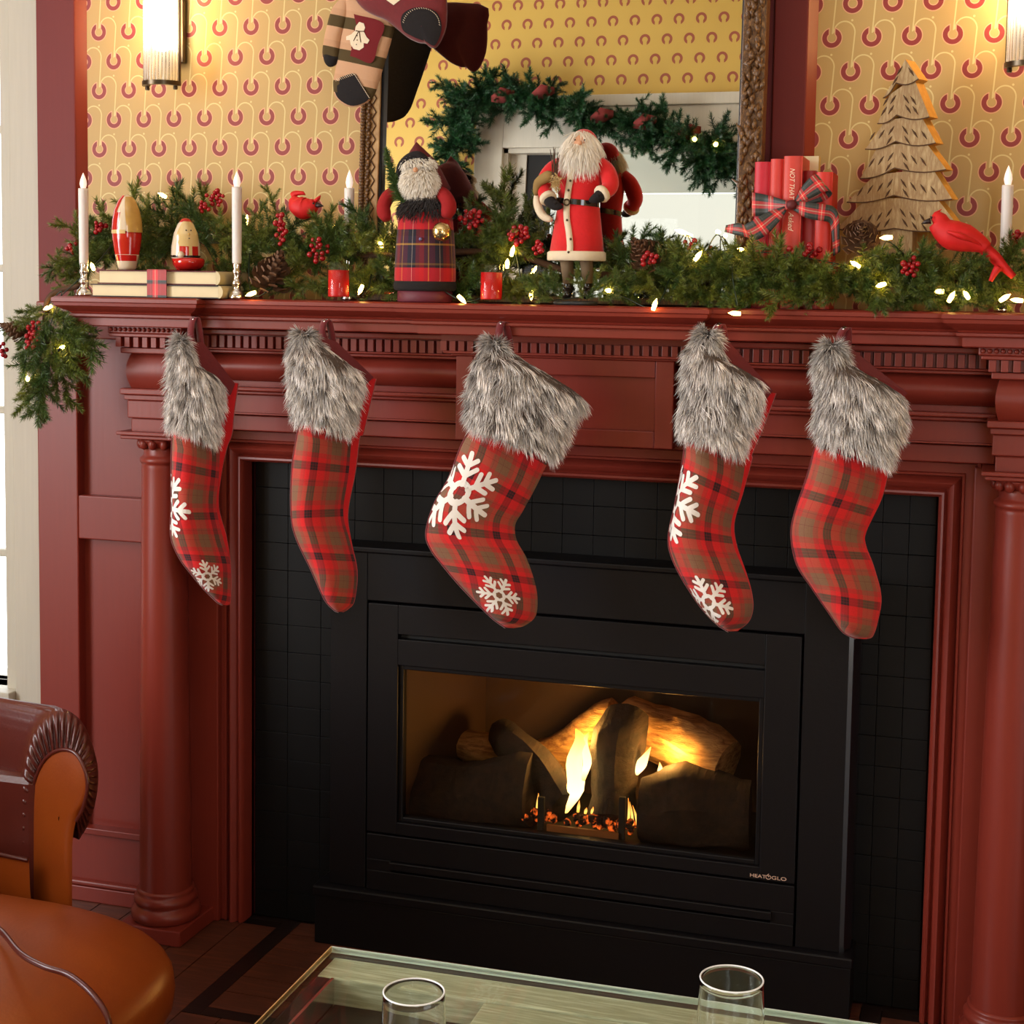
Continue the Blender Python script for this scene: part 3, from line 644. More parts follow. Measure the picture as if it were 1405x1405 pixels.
# ---------------------------------------------------------------- leaning mirror and the room behind the viewer that it shows
LEAN = math.radians(3.0); MU = np.array([0, math.sin(LEAN), math.cos(LEAN)]); MN = np.array([0, -math.cos(LEAN), math.sin(LEAN)]); MP = np.array([0, 2.915, 1.356])
def on_mirror(px, py):
    d = ray(px, py); t = ((MP-EYE)@MN)/(d@MN); return EYE+d*t, d
def mir(px, py, Y=YB):
    h, d = on_mirror(px, py); d = d-2*(d@MN)*MN; return h+d*((Y-h[1])/d[1])
ma, mb_ = on_mirror(524, 300)[0][0], on_mirror(1011, 290)[0][0]
mirror = thing('leaning_mirror', 'large gilt-framed mirror leaning on the wall behind the figurines', 'mirror', ((ma+mb_)/2, 2.915, 1.356))
mh = .92
def ml(x, u, n): return MP*[0, 1, 1]+[x, 0, 0]+MU*u+MN*n
mm = Mat('silvered_mirror_glass'); mm.color((.93, .92, .88)).set(rough=0.0, metal=1.0)
obj('mirror_glass', MB().add([ml(ma-.01, .0, 0), ml(mb_+.01, .0, 0), ml(mb_+.01, mh, 0), ml(ma-.01, mh, 0)], [(0, 1, 2, 3)]), mm.m, mirror)
obj('backboard', MB().prism([ml(ma-.03, .0, -.004), ml(mb_+.03, 0, -.004), ml(mb_+.03, mh+.03, -.004), ml(ma-.03, mh+.03, -.004)], -MN*.012), MT['twig'], mirror)
FWd = .046
def bar(nm, x0, x1, n0, n1, mat, u0=0, u1=None, bev=.002):
    u1 = mh+.04 if u1 is None else u1
    o = obj(nm, MB().prism([ml(x0, u0, n0), ml(x1, u0, n0), ml(x1, u0, n1), ml(x0, u0, n1)], MU*(u1-u0)), MT[mat], mirror, bevel=bev); return o
bar('frame_rail', ma-FWd, ma-.004, -.015, .016, 'gilt_pale'); bar('inner_lip', ma-.008, ma+.001, -.003, .012, 'black')
bar('frame_rail', mb_+.003, mb_+FWd, -.018, .024, 'gilt'); bar('inner_lip', mb_-.001, mb_+.006, -.003, .014, 'black')
for u0 in (0, mh): obj('frame_rail', MB().prism([ml(ma-FWd, u0, -.015), ml(mb_+FWd, u0, -.015), ml(mb_+FWd, u0, .016), ml(ma-FWd, u0, .016)], MU*.012 if u0 == 0 else MU*.05), MT['gilt'], mirror)
cv = MB()
for i in range(150):
    u = .006+i*.0062
    cv.ball(ml(ma-FWd+.008, u, .018), .0068, 6, 4, (1, 1, .7)); cv.ball(ml(ma-FWd+.020+.002*math.sin(i*2.1), u, .018), .0048, 6, 4)
obj('rope_carving', cv, MT['gilt'], mirror, smooth=True, kind='stuff')
zg = [ml(ma-.016+(.0042 if i % 2 else -.0042), .006+i*.0135, .0175) for i in range(69)]
obj('zigzag_inlay', MB().tube(zg, .0011, 5), MT['twig'], mirror)
cv = MB(); rq = np.random.default_rng(4)
for i in range(210):
    u = rq.uniform(.0, mh); x = mb_+rq.choice([.012, .022, .034])+rq.normal(0, .003)
    dd = unit((rq.normal(0, .5), 0, 1)); a = ml(x, u, .022); cv.tube([a-MU*.012, a+MN*.006+np.array([rq.normal(0, .003), 0, 0]), a+MU*.014+np.array([rq.normal(0, .006), 0, 0])], [.0015, .0056, .001], 6)
obj('leaf_carving', cv, MT['gilt'], mirror, smooth=True, kind='stuff')

# opposite wall with a garlanded window, seen only in the mirror
Lx = mir(690, 250)[0]; Rx = mir(1075, 250)[0]
hz = mir(800, 203)[2]; bz_ = mir(900, 330)[2]-.55; topz = mir(900, 131)[2]; cxl = mir(652, 250)[0]; midz = mir(900, 262)[2]
mb = MB(); holed(mb, XL, XR_, 0, CZ, [(Lx, Rx, bz_, hz), (.45, 1.45, .85, 2.35)], lambda a, b, c, d: mb.box(a, b, YB-.12, YB, c, d))  # second hole is added only to let the rear fill lamp in
struct('wall_back', mb, MT['wallpaper_back'])
w2 = struct('window_2', MB().box(Lx, Lx+.02, YB-.1, YB+.004, bz_, hz).box(Rx-.02, Rx, YB-.1, YB+.004, bz_, hz).box(Lx, Rx, YB-.1, YB+.004, hz-.02, hz), MT['white_paint'])
obj('casing_board', MB().box(cxl, Lx, YB, YB+.03, bz_-.1, topz), MT['white_paint'], w2, bevel=.003); obj('casing_board', MB().box(Rx, Rx+.1, YB, YB+.03, bz_-.1, topz), MT['white_paint'], w2, bevel=.003)
obj('header_board', MB().box(Lx, Rx, YB, YB+.03, hz, topz-.05), MT['white_paint'], w2, bevel=.003); obj('header_board', MB().box(cxl, Rx+.1, YB, YB+.045, topz-.05, topz), MT['white_paint'], w2, bevel=.003)
bl = flat('pale_roller_blind', srgb(196, 200, 186), .8, .03, 8)
xa, xb_ = mir(718, 240)[0], mir(752, 240)[0]
obj('roller_blind', MB().box(xb_, Rx, YB-.06, YB-.055, midz, hz), bl, w2); obj('dark_drape', MB().box(xa, xb_, YB-.07, YB-.05, bz_, hz), MT['gap'], w2); obj('side_panel', MB().box(Lx+.02, xa, YB-.05, YB-.04, bz_, hz), MT['white_paint'], w2)
obj('pane', MB().box(xb_, Rx, YB-.08, YB-.077, bz_, midz), MT['sheer'], w2); obj('sill', MB().box(cxl, Rx+.1, YB-.1, YB+.05, bz_-.03, bz_), MT['white_paint'], w2)  # tint of this pane is added to dim the sky behind it

# ---------------------------------------------------------------- wall lights
rod = Mat('clear_fluted_glass_rod'); t_ = rod.n('ShaderNodeBsdfTransparent'); t_.inputs[0].default_value = (1, .97, .92, 1); g_ = rod.n('ShaderNodeBsdfGlossy'); g_.inputs['Roughness'].default_value = .08
x_ = rod.n('ShaderNodeMixShader'); lw = rod.n('ShaderNodeLayerWeight'); lw.inputs[0].default_value = .35
tl_ = rod.n('ShaderNodeBsdfTranslucent'); tl_.inputs[0].default_value = (1, .98, .94, 1); x0_ = rod.n('ShaderNodeMixShader'); x0_.inputs[0].default_value = .35
rod.lk(t_.outputs[0], x0_.inputs[1]); rod.lk(tl_.outputs[0], x0_.inputs[2])
rod.lk(lw.outputs['Facing'], x_.inputs[0]); rod.lk(x0_.outputs[0], x_.inputs[1]); rod.lk(g_.outputs[0], x_.inputs[2]); rod.lk(x_.outputs[0], rod.nt.nodes['Material Output'].inputs[0])
bulbm = emit('glowing_frosted_tube', (1.0, .86, .62), 14.0)
def sconce(px, py, label):
    c = at(px, py, 2.965); c = np.array([c[0], 2.965, c[2]]); t = thing('wall_sconce', label, 'wall lamp', c, 'fluted wall sconces')
    R = .037; H = .33
    obj('lamp_tube', MB().lathe([(.004, .068), (.021, .075), (.021, H-.075), (.004, H-.07)], c, 20), bulbm, t, smooth=True)
    r0 = MB()
    for i in range(17):
        a = math.pi*(-1.0)+math.pi*i/16*1.0
        r0.lathe([(.0036, .004), (.0036, H-.004)], (c[0]+R*math.cos(a), c[1]+R*math.sin(a), c[2]), 8, cap=False)
    obj('glass_rods', r0, rod.m, t, smooth=True, kind='stuff')
    for z0 in (-.004, H-.004):
        g = [[(c[0]+(R+w)*math.cos(a), c[1]+(R+w)*math.sin(a), c[2]+z0+dz) for w, dz in ((-.007, 0), (.006, 0), (.006, .009), (-.007, .009))] for a in np.linspace(-math.pi, 0, 21)]
        obj('metal_ring', MB().grid(g, cv=True, cap=True), MT['bronze'], t, auto=40)
    for s in (-1, 1):
        obj('post', MB().box(c[0]+s*(R+.002)-.0022, c[0]+s*(R+.002)+.0022, c[1]-.002, c[1]+.003, c[2], c[2]+H), MT['bronze'], t); obj('foot', MB().lathe([(.004, -.012), (.005, -.009), (.004, -.003)], (c[0]+s*(R-.004), c[1]-.006, c[2]), 10), MT['bronze'], t)
    obj('wall_plate', MB().box(c[0]-.026, c[0]+.026, 3.005, 3.022, c[2]+.05, c[2]+H-.05), MT['bronze'], t, bevel=.002)
    obj('arm', MB().box(c[0]-.008, c[0]+.008, c[1], 3.01, c[2]+H-.06, c[2]+H-.045), MT['bronze'], t)
    for dz, pw in ((.11, 2.2), (.21, 2.4)): point('bulb_light', c+[0, .026, dz], pw, (1, .52, .14), .018, t)
sconce(223.5, 116, 'glowing fluted glass wall sconce with bronze ring left of the mirror'); sconce(1412, 90, 'glowing fluted glass wall sconce cut by right edge above white candle')

# ---------------------------------------------------------------- candles
def candle(px, ytop, ybody, ybot, ybase, Y, label, w=.0096):
    b = at(px, ybase, Y); c = np.array([b[0], Y, zt+.0005]); t = thing('electric_candle', label, 'candle', c, 'electric candles on the mantel')
    zb, z1, z2 = zz(px, ybot, Y)-c[2], zz(px, ybody, Y)-c[2], zz(px, ytop, Y)-c[2]
    obj('wax_stick', MB().lathe([(w*.9, zb), (w*.96, zb+.004), (w, zb+.5*(z1-zb)), (w*1.05, z1-.004), (w*1.02, z1), (w*.7, z1-.001)], c, 20), MT['wax'], t, smooth=True)
    h = z2-z1
    obj('flame_bulb', MB().lathe([(w*.45, z1-.001), (w*.62, z1+.1*h), (w*.76, z1+.3*h), (w*.62, z1+.55*h), (w*.32, z1+.8*h), (w*.04, z1+h)], c, 16), MT['flame_led'], t, smooth=True)
    prof = [(.0155, 0), (.0165, .002), (.016, .006), (.0145, .008), (.0145, .010), (.009, .013), (.007, .018), (.0095, .021), (.0105, .024), (.0075, .028), (.006, .033), (.0085, .038), (.0095, .041), (.0072, .044), (.0085, .05)]
    s = zb/.052
    obj('metal_holder', MB().lathe([(r, z*s) for r, z in prof]+[(.0088, zb+.002)], c, 24), MT['silver'], t, smooth=True)
candle(115.5, 237, 258.5, 362, 406.5, 2.815, 'white electric candle at the far left end of the mantel')
candle(325, 235, 256.5, 362, 406.5, 2.815, 'white electric candle just right of the stacked books')
candle(478.5, 233, 258, 356, 402, 2.90, 'shaded electric candle beside left edge of the mirror')
candle(1376.5, 227, 254, 378, 412, 2.92, 'white electric candle behind the large red cardinal')

# ---------------------------------------------------------------- stacked books with a ribbon
coverm = flat('dark_red_book_cloth', srgb(92, 22, 26), .6, .1); coverb = flat('charcoal_book_cloth', srgb(50, 38, 40), .6, .1); spinem = flat('cream_book_spine', srgb(206, 186, 140), .5, .06)
def lying_book(x0, x1, y0, y1, Yf, depth, z0, label, cm):
    a, b = xx(x0, y1, Yf), xx(x1, y1, Yf); h = (y1-y0)*Yf/FPX*1.02; t = thing('book', label, 'book', ((a+b)/2, Yf, z0), 'books of the ribboned stack'); e = .0022
    obj('page_block', MB().box(a+.003, b-.008, Yf+.004, Yf+depth-.004, z0+e, z0+h-e), MT['cream_page'], t)
    obj('cover', MB().box(a, b-.006, Yf, Yf+depth, z0, z0+e).box(a, b-.006, Yf, Yf+depth, z0+h-e, z0+h), cm, t, bevel=.0006)
    g = [[(b-.008+.010*math.sin(q), y, z0+h/2-h/2*math.cos(q)) for q in np.linspace(0, math.pi, 9)] for y in (Yf, Yf+depth)]
    obj('spine', MB().grid(g, cap=True), spinem, t, auto=40); return z0+h
z1 = lying_book(124, 304.5, 386, 405.5, 2.785, .135, zt+.0005, 'lower cream-paged book of the ribboned stack at left', coverb)
z2 = lying_book(133.5, 301, 364, 385, 2.79, .13, z1+.0004, 'upper cream-paged book of the ribboned stack at left', coverm)
MT['ribbon_o'] = tartan('red_plaid_book_ribbon', TR, [(0, DG), (.08, GR), (.16, RD), (.9, MR)], .037, .03, .5, 'Object')
a, b = xx(202.5, 390, 2.784), xx(229, 390, 2.784); o_ = thing('book_ribbon', 'flat red plaid ribbon tied round the two stacked books', 'ribbon', (a, 2.78, zt+.0005))
rb_ = MB().box(a, b, 2.7815, 2.7832, zt+.0008, z2+.001).box(a, b, 2.7815, 2.924, z2+.0006, z2+.002); obj('ribbon_band', rb_, MT['ribbon_o'], o_)

# ---------------------------------------------------------------- egg-shaped painted figurines on the books
glz = dict(rough=.12, coat=.5)
gl_red = flat('glazed_red_paint', srgb(190, 30, 26), var=.1, **glz); gl_cream = flat('glazed_cream_paint', srgb(216, 186, 128), var=.08, **glz); gl_white = flat('glazed_ivory_paint', srgb(224, 204, 176), var=.08, **glz)
gl_gold = flat('glazed_straw_paint', srgb(202, 158, 84), var=.15, scale=90, **glz); gl_dark = flat('glazed_black_paint', srgb(30, 24, 24), **glz)
def lp(prof, z):
    r = np.interp(z, [q[1] for q in prof], [q[0] for q in prof]); return r
def patch(prof, c, z0, z1, a0f, a1f, off, n=12, m=14):       # patch lying on a turned surface
    g = []
    for i in range(n):
        z = z0+(z1-z0)*i/(n-1); t = i/(n-1); a0, a1 = a0f(t)+.42, a1f(t)+.42
        g.append([(c[0]+(lp(prof, z)+off)*math.sin(a), c[1]-(lp(prof, z)+off)*math.cos(a), c[2]+z) for a in np.linspace(a0, a1, m)])
    return MB().grid(g)
c = np.array([xx(174.5, 364, 2.85), 2.85, z2+.0005]); t = thing('egg_figurine', 'tall glazed egg-shaped bearded figurine standing on the stacked books', 'figurine', c, 'egg-shaped figurines on the books')
H = zz(174.5, 267, 2.85)-c[2]; R = .0305
pr = [(R*.50, 0), (R*.60, .02*H), (R*.80, .2*H), (R*.97, .42*H), (R, .52*H), (R*.95, .66*H), (R*.80, .80*H), (R*.55, .92*H), (R*.28, .985*H), (.0005, H)]
zb = np.linspace(0, H, 40); full = [(lp(pr, q), q) for q in zb]
obj('robe_base', MB().lathe([q for q in full if q[1] <= .22*H], c, 28), gl_white, t, smooth=True)
obj('red_coat', MB().lathe([q for q in full if .19*H <= q[1] <= .52*H], c, 28, cap=False), gl_red, t, smooth=True)
obj('upper_body', MB().lathe([q for q in full if q[1] >= .48*H], c, 28), gl_white, t, smooth=True)
obj('coat_fringe', patch(pr, c, .12*H, .20*H, lambda u: -1.2+.3*u, lambda u: 1.1-.1*u, .0005), gl_red, t, smooth=True)
obj('red_sleeve', patch(pr, c, .50*H, .76*H, lambda u: -1.5, lambda u: -.55+.15*u, .0006), gl_red, t, smooth=True)
obj('long_beard', patch(pr, c, .50*H, .97*H, lambda u: .12-.25*u, lambda u: 1.75, .0012), gl_gold, t, smooth=True)
obj('hood_edge', patch(pr, c, .76*H, .985*H, lambda u: -1.4, lambda u: -.75+.3*u, .0008), gl_red, t, smooth=True)
obj('fur_trim', patch(pr, c, .48*H, .53*H, lambda u: -1.5, lambda u: .0, .0009), gl_cream, t, smooth=True)
c = np.array([xx(255, 364, 2.85), 2.85, z2+.0005]); t = thing('egg_figurine', 'small glazed egg-shaped figurine with smiling face on the stacked books', 'figurine', c, 'egg-shaped figurines on the books')
H = zz(255, 299, 2.85)-c[2]; R = .0295
pr = [(R*.55, 0), (R*.85, .10*H), (R, .28*H), (R*.98, .45*H), (R*.82, .70*H), (R*.55, .88*H), (R*.25, .98*H), (.0005, H)]
zb = np.linspace(0, H, 36); full = [(lp(pr, q), q) for q in zb]
obj('body', MB().lathe([q for q in full if q[1] >= .22*H], c, 28), gl_white, t, smooth=True); obj('red_base', MB().lathe([q for q in full if q[1] <= .25*H], c, 28), gl_red, t, smooth=True)
obj('red_rim', MB().lathe([(R*.7, .02*H), (R*1.0, .09*H), (R*1.10, .17*H), (R*1.04, .23*H), (R*.8, .25*H)], c+[.007, 0, 0], 28), gl_red, t, smooth=True)
obj('face_and_beard', patch(pr, c, .46*H, .93*H, lambda u: -.35-.35*math.sin(math.pi*u), lambda u: 1.0+.3*math.sin(math.pi*u), .0008), gl_cream, t, smooth=True)
obj('coat_front', patch(pr, c, .26*H, .47*H, lambda u: -.35, lambda u: 1.05, .0006), gl_red, t, smooth=True); obj('coat_band', patch(pr, c, .26*H, .50*H, lambda u: .30, lambda u: .52, .0009), gl_cream, t, smooth=True)
obj('red_cap', MB().lathe([(lp(pr, q)+.0006, q) for q in np.linspace(.92*H, H, 8)], c, 24), gl_red, t, smooth=True)
obj('belt', patch(pr, c, .25*H, .29*H, lambda u: -1.3, lambda u: 1.3, .0011), gl_dark, t, smooth=True)
sf = lambda a, z, o=.001: np.array([c[0]+(lp(pr, z)+o)*math.sin(a+.42), c[1]-(lp(pr, z)+o)*math.cos(a+.42), c[2]+z])
for a in (.12, .55): obj('eye', MB().ball(sf(a, .76*H), .0016, 8, 6), gl_dark, t, smooth=True)
obj('mouth', MB().ball(sf(.34, .61*H), .0017, 8, 6, (1, 1, .8)), gl_dark, t, smooth=True); obj('nose', MB().ball(sf(.34, .69*H, .0014), .0022, 8, 6), gl_gold, t, smooth=True)
obj('mitten_hand', MB().ball(sf(-.25, .30*H, .0), .0072, 10, 8), gl_white, t, smooth=True)

# ---------------------------------------------------------------- red votive candles in glasses
for px, y0, y1, Y, lab in ((464.5, 360, 408, 2.80, 'red candle in a straight clear glass left of the plaid gnome figurine'), (674, 363, 411, 2.80, 'red candle in a straight clear glass right of the plaid gnome figurine')):
    c = np.array([xx(px, y1, Y), Y, zt+.0005]); h = zz(px, y0, Y)-c[2]; r = .0225; t = thing('votive_candle', lab, 'candle', c, 'red candles in glasses')
    obj('glass_holder', MB().lathe([(r*.9, 0), (r, .002), (r, h), (r-.0016, h), (r-.0016, .007), (.001, .006)], c, 28, cap=False), MT['pane'], t, smooth=True)
    rw = Mat('red_candle_wax'); rw.color(srgb(216, 16, 20)).set(rough=.4, sub=.25); obj('red_wax', MB().lathe([(r-.0026, .008), (r-.0024, .010), (r-.0024, h*.80), (r*.5, h*.78), (.001, h*.775)], c, 24), rw.m, t, smooth=True)
    obj('wick', MB().tube([c+[0, 0, h*.77], c+[.001, 0, h*.88]], .0007, 5), MT['twig'], t)

# ---------------------------------------------------------------- strands (fur, beards)
def strands(roots, dirs, lens, rad, droop=(0, 0, -.3), segs=3, colf=None, jitter=.15, sides=3):
    N = len(roots); roots = np.array(roots); d = np.array(dirs)+RNG.normal(0, jitter, (N, 3)); d /= np.linalg.norm(d, axis=1)[:, None]; L = np.broadcast_to(lens, N)
    a = np.cross(d, RNG.normal(0, 1, (N, 3))); a /= np.linalg.norm(a, axis=1)[:, None]; b = np.cross(d, a); dr = np.array(droop)
    V = np.zeros((N, segs*sides+1, 3)); T = np.zeros(segs*sides+1)
    for s in range(segs):
        t = s/segs; p = roots+(d*t+dr*t*t)*L[:, None]; rr = rad*(1-.75*t)
        for k in range(sides):
            w = 2*math.pi*k/sides; V[:, s*sides+k] = p+rr*(math.cos(w)*a+math.sin(w)*b); T[s*sides+k] = t
    V[:, -1] = roots+(d+dr)*L[:, None]; T[-1] = 1
    fs = []
    for s in range(segs-1):
        for k in range(sides): fs.append((s*sides+k, s*sides+(k+1) % sides, (s+1)*sides+(k+1) % sides, (s+1)*sides+k))
    q = (segs-1)*sides; tr = [(q+k, q+(k+1) % sides, segs*sides) for k in range(sides)]
    m = MB(); nv = segs*sides+1
    off = (np.arange(N)*nv)[:, None, None]
    m.v = [tuple(p) for p in V.reshape(-1, 3)]
    m.f = [tuple(f) for f in (np.array(fs)[None]+off).reshape(-1, 4)] if fs else []
    m.f += [tuple(f) for f in (np.array(tr)[None]+off).reshape(-1, 3)]
    col = colf(np.tile(T, (N, 1)), N) if colf else None
    return m, (col.reshape(-1, 4) if col is not None else None)
def colmix(stops, var=.2, perstrand=None):
    ps = np.array([s[0] for s in stops]); cs = np.array([s[1] for s in stops])
    def f(T, N):
        c = np.stack([np.interp(T, ps, cs[:, k]) for k in range(3)]+[np.ones_like(T)], -1)
        v = (1+RNG.uniform(-var, var, N)) if perstrand is None else perstrand
        c[..., :3] *= np.clip(v, .05, 3)[:, None, None]; return c
    return f
WHITE_B = colmix([(0, srgb(222, 208, 188)), (.6, srgb(246, 238, 224)), (1, srgb(252, 246, 238))], .1)
BLACK_F = colmix([(0, srgb(14, 9, 10)), (1, srgb(40, 28, 30))], .4)
def ellipsoid_pts(c, r, n, lo=(-1, -1, -1), hi=(1, 1, 1), front=True):
    out = []
    while len(out) < n:
        p = unit(RNG.normal(0, 1, 3))
        if np.all(p >= lo) and np.all(p <= hi) and (p[1] < .25 or not front): out.append(p)
    P_ = np.array(out); return np.array(c)+P_*np.array(r), P_

# ---------------------------------------------------------------- plaid-robed gnome figurine
MT['gnome_sleeve'] = flat('deep_red_wool', srgb(150, 14, 18), .9, .15, 120, .3)
Yg = 2.832; c = np.array([xx(583, 405, Yg), Yg, zt+.0005]); s_ = Yg/FPX*1.045
G = lambda px, py, y=Yg: at(px, py, y)
t = thing('gnome_figurine', 'bearded gnome figurine in dark plaid robe and pointed hood with bell', 'figurine', c)
Z = lambda py: zz(583, py, Yg)-c[2]
def lath(nm, prof, mat, sx=1., sy=.8, **k):
    uv = None; mb = MB().lathe(prof, c, 36, sx, sy)
    if k.pop('uvm', 0): uv = np.array([((j % 36)/36*.34, prof[j//36][1]) for j in range(len(mb.v))])
    return obj(nm, mb, mat, t, smooth=True, uv=uv, **k)
lath('wooden_base', [(.052, 0), (.054, .002), (.054, Z(400)), (.052, Z(399))], flat('maroon_base', srgb(96, 22, 40), .6))
lath('dark_hem', [(.058, Z(399)), (.062, Z(396)), (.0615, Z(388)), (.058, Z(385))], MT['felt_black'])
lath('plaid_robe', [(.058, Z(388)), (.0605, Z(384)), (.0595, Z(360)), (.057, Z(330)), (.054, Z(305)), (.048, Z(286)), (.036, Z(268)), (.02, Z(258))], MT['gnome_plaid'], uvm=1)
p, n = ellipsoid_pts((c[0], c[1], c[2]+Z(287)), (.047, .042, .026), 1500); m_, cl = strands(p, n*.6+[0, -.3, -.5], .016, .0011, colf=BLACK_F)
obj('black_fur_collar', m_, MT['fur'], t, col=cl); obj('collar_core', MB().ball((c[0], c[1], c[2]+Z(287)), 1, 20, 12, (.047, .042, .026)), MT['felt_black'], t, smooth=True)
hc = G(576, 243, Yg-.006)
obj('head', MB().ball(hc, .027, 18, 12, (1, .9, 1.15)), MT['skin'], t, smooth=True)
p, n = ellipsoid_pts(G(576, 250, Yg-.018), (.033, .021, .030), 2000); m_, cl = strands(p, n*.6+[0, -.1, -.5], .013, .0011, colf=WHITE_B); obj('white_beard', m_, MT['beard'], t, col=cl)
obj('beard_core', MB().ball(G(576, 250, Yg-.017), 1, 16, 10, (.032, .020, .029)), MT['felt_white'], t, smooth=True)
p, n = ellipsoid_pts(G(573, 224, Yg-.020), (.031, .013, .011), 700); m_, cl = strands(p, n*.4+[.4, -.1, -.3], .012, .0009, colf=WHITE_B); obj('white_brows', m_, MT['beard'], t, col=cl)
obj('nose', MB().ball(G(570, 233, Yg-.040), .005, 8, 6), MT['skin'], t, smooth=True)
for px in (563, 580): obj('eye', MB().ball(G(px, 230, Yg-.036), .0020, 6, 5), gl_dark, t, smooth=True)
hp = [G(590, 270, Yg+.012), G(580, 245, Yg+.012), G(575, 225, Yg+.008), G(573, 210, Yg), G(572, 201, Yg), G(571.5, 195, Yg)]
obj('pointed_hood', MB().tube(smooth_line(hp, 14), list(np.interp(np.linspace(0, 1, 14), [0, .2, .4, .6, .8, 1], [.043, .040, .034, .018, .0075, .0008])), 20), MT['hood'], t, smooth=True)
rim = [G(601, 268, Yg-.012), G(594, 245, Yg-.016), G(586, 222, Yg-.024), G(574, 212, Yg-.03), G(560, 216, Yg-.028), G(549, 229, Yg-.02), G(548, 246, Yg-.012)]
obj('hood_rim', MB().tube(smooth_line(rim, 24), .0068, 8), MT['felt_black'], t, smooth=True)
obj('sleeve', MB().tube(smooth_line([G(594, 262, Yg+.005), G(608, 268, Yg-.01), G(616, 282, Yg-.025), G(612, 298, Yg-.035)], 12), [.012]+[.0145]*9+[.012, .009], 12), MT['gnome_sleeve'], t, smooth=True)
obj('sleeve', MB().tube(smooth_line([G(548, 262, Yg+.005), G(533, 270, Yg-.004), G(526, 286, Yg-.014), G(531, 302, Yg-.02)], 12), [.012]+[.0135]*9+[.011, .008], 12), MT['gnome_sleeve'], t, smooth=True)
bc = G(606, 318, Yg-.055)
obj('round_bell', MB().ball(bc, .0182, 22, 16), MT['brass'], t, smooth=True)
bs = MB(); bs.obox(bc+[.003, -.0178, -.006], (.0012, 0, 0), (0, .0008, 0), (0, 0, .007)); bs.obox(bc+[.003, -.0174, -.008], (.006, 0, .002), (0, .0008, 0), (0, 0, .0012)); obj('bell_slot', bs, gl_dark, t)
obj('bell_band', MB().lathe([(.0184, -.001), (.0190, 0), (.0184, .001)], bc+[0, 0, .004], 24, cap=False), MT['brass'], t, smooth=True)
obj('button', MB().ball(G(577, 328, Yg-.047), .0034, 10, 8), flat('pale_blue_button', srgb(110, 106, 150), .3), t, smooth=True)
tw = [G(553, 278, Yg-.022), G(543, 255, Yg-.02), G(536, 232, Yg-.016), G(530, 206, Yg-.01)]
tl = smooth_line(tw, 110); tt = np.gradient(tl, axis=0); tt /= np.linalg.norm(tt, axis=1)[:, None]
rts = np.repeat(tl, 9, 0); dd = np.repeat(tt, 9, 0)*.8+RNG.normal(0, .7, (990, 3))
m_, _ = strands(rts, dd, np.repeat(np.linspace(.026, .010, 110), 9), .0010, (0, 0, -.05), 2); m_.tube(smooth_line(tw, 12), .0012, 5)
obj('fir_branch', m_, MT['needle'], t, col=np.ones((len(m_.v), 4)))

# ---------------------------------------------------------------- tall red-coated figurine
Ys = 2.835; c = np.array([xx(790, 408, Ys), Ys, zt+.0005]); G = lambda px, py, d=0.: at(px, py, Ys+d); Z = lambda py: zz(790, py, Ys)-c[2]
t = thing('bearded_figurine', 'tall long-bearded figurine in bright red belted coat before the mirror', 'figurine', c)
obj('oval_base', MB().lathe([(.040, 0), (.042, .002), (.042, .005), (.039, .007)], c, 30, 1, .8), flat('grey_metal_base', srgb(60, 62, 66), .4), t, smooth=True)
for px in (779, 806):
    b_ = G(px, 402); obj('boot', MB().tube(smooth_line([b_+[0, -.018, -.004], b_+[0, -.006, -.001], b_+[0, .004, .006], b_+[0, .004, .022]], 8), [.006, .009, .010, .010, .010, .010, .0095, .009], 10), gl_dark, t, smooth=True)
    obj('trouser_leg', MB().tube([b_+[0, .004, .018], G(px-2, 352)], [.010, .013], 10), flat('grey_brown_trousers', srgb(120, 100, 76), .9), t, smooth=True)
co = [(.030, Z(216)), (.038, Z(222)), (.042, Z(240)), (.040, Z(262)), (.0385, Z(276)), (.041, Z(292)), (.047, Z(325)), (.052, Z(354))]
cg = []
for r, z in co[::-1]:
    px_off = np.interp(z, [Z(354), Z(216)], [0, .004]); row_ = []
    for k in range(40):
        a = 2*math.pi*k/40; w = 1+.035*math.sin(6*a+1)*max(0, (Z(270)-z)/Z(270)); row_.append((c[0]+px_off+r*w*math.cos(a), c[1]+.78*r*w*math.sin(a), c[2]+z))
    cg.append(row_)
obj('red_coat', MB().grid(cg, cv=True, cap=True), MT['felt_red'], t, smooth=True)
obj('white_hem', MB().lathe([(.0525, Z(358)), (.0555, Z(357)), (.0555, Z(347)), (.0525, Z(345))], c, 40, 1, .8), MT['felt_white'], t, smooth=True)
def frontY(z): return c[1]-.78*np.interp(z, [q[1] for q in co[::-1]], [q[0] for q in co[::-1]])
fb = []
for py, px in ((226, 785.5), (240, 783), (258, 780), (280, 777.5), (300, 777.5), (320, 780.5), (340, 782), (356, 779.5)):
    z = Z(py); y = frontY(z)-.0018; p = at(px, py, y); fb.append([(p[0]-.0058, y+.002, p[2]), (p[0]-.0056, y-.001, p[2]), (p[0]+.0056, y-.001, p[2]), (p[0]+.0058, y+.002, p[2])])
fb = np.array([smooth_line([q[i] for q in fb], 26) for i in range(4)]).transpose(1, 0, 2); obj('white_front_band', MB().grid(fb), MT['felt_white'], t, smooth=True)
for py, px in ((248, 782.5), (261, 780), (302, 778), (328, 783), (346, 780)): obj('button', MB().ball(at(px, py, frontY(Z(py))-.0045), .0024, 8, 6), MT['bronze'], t, smooth=True)
bl_ = [(c[0]+.042*math.cos(a)+.001, c[1]+.0335*math.sin(a), c[2]+Z(278)-.004*math.cos(a)) for a in np.linspace(0, 2*math.pi, 41)[:-1]]
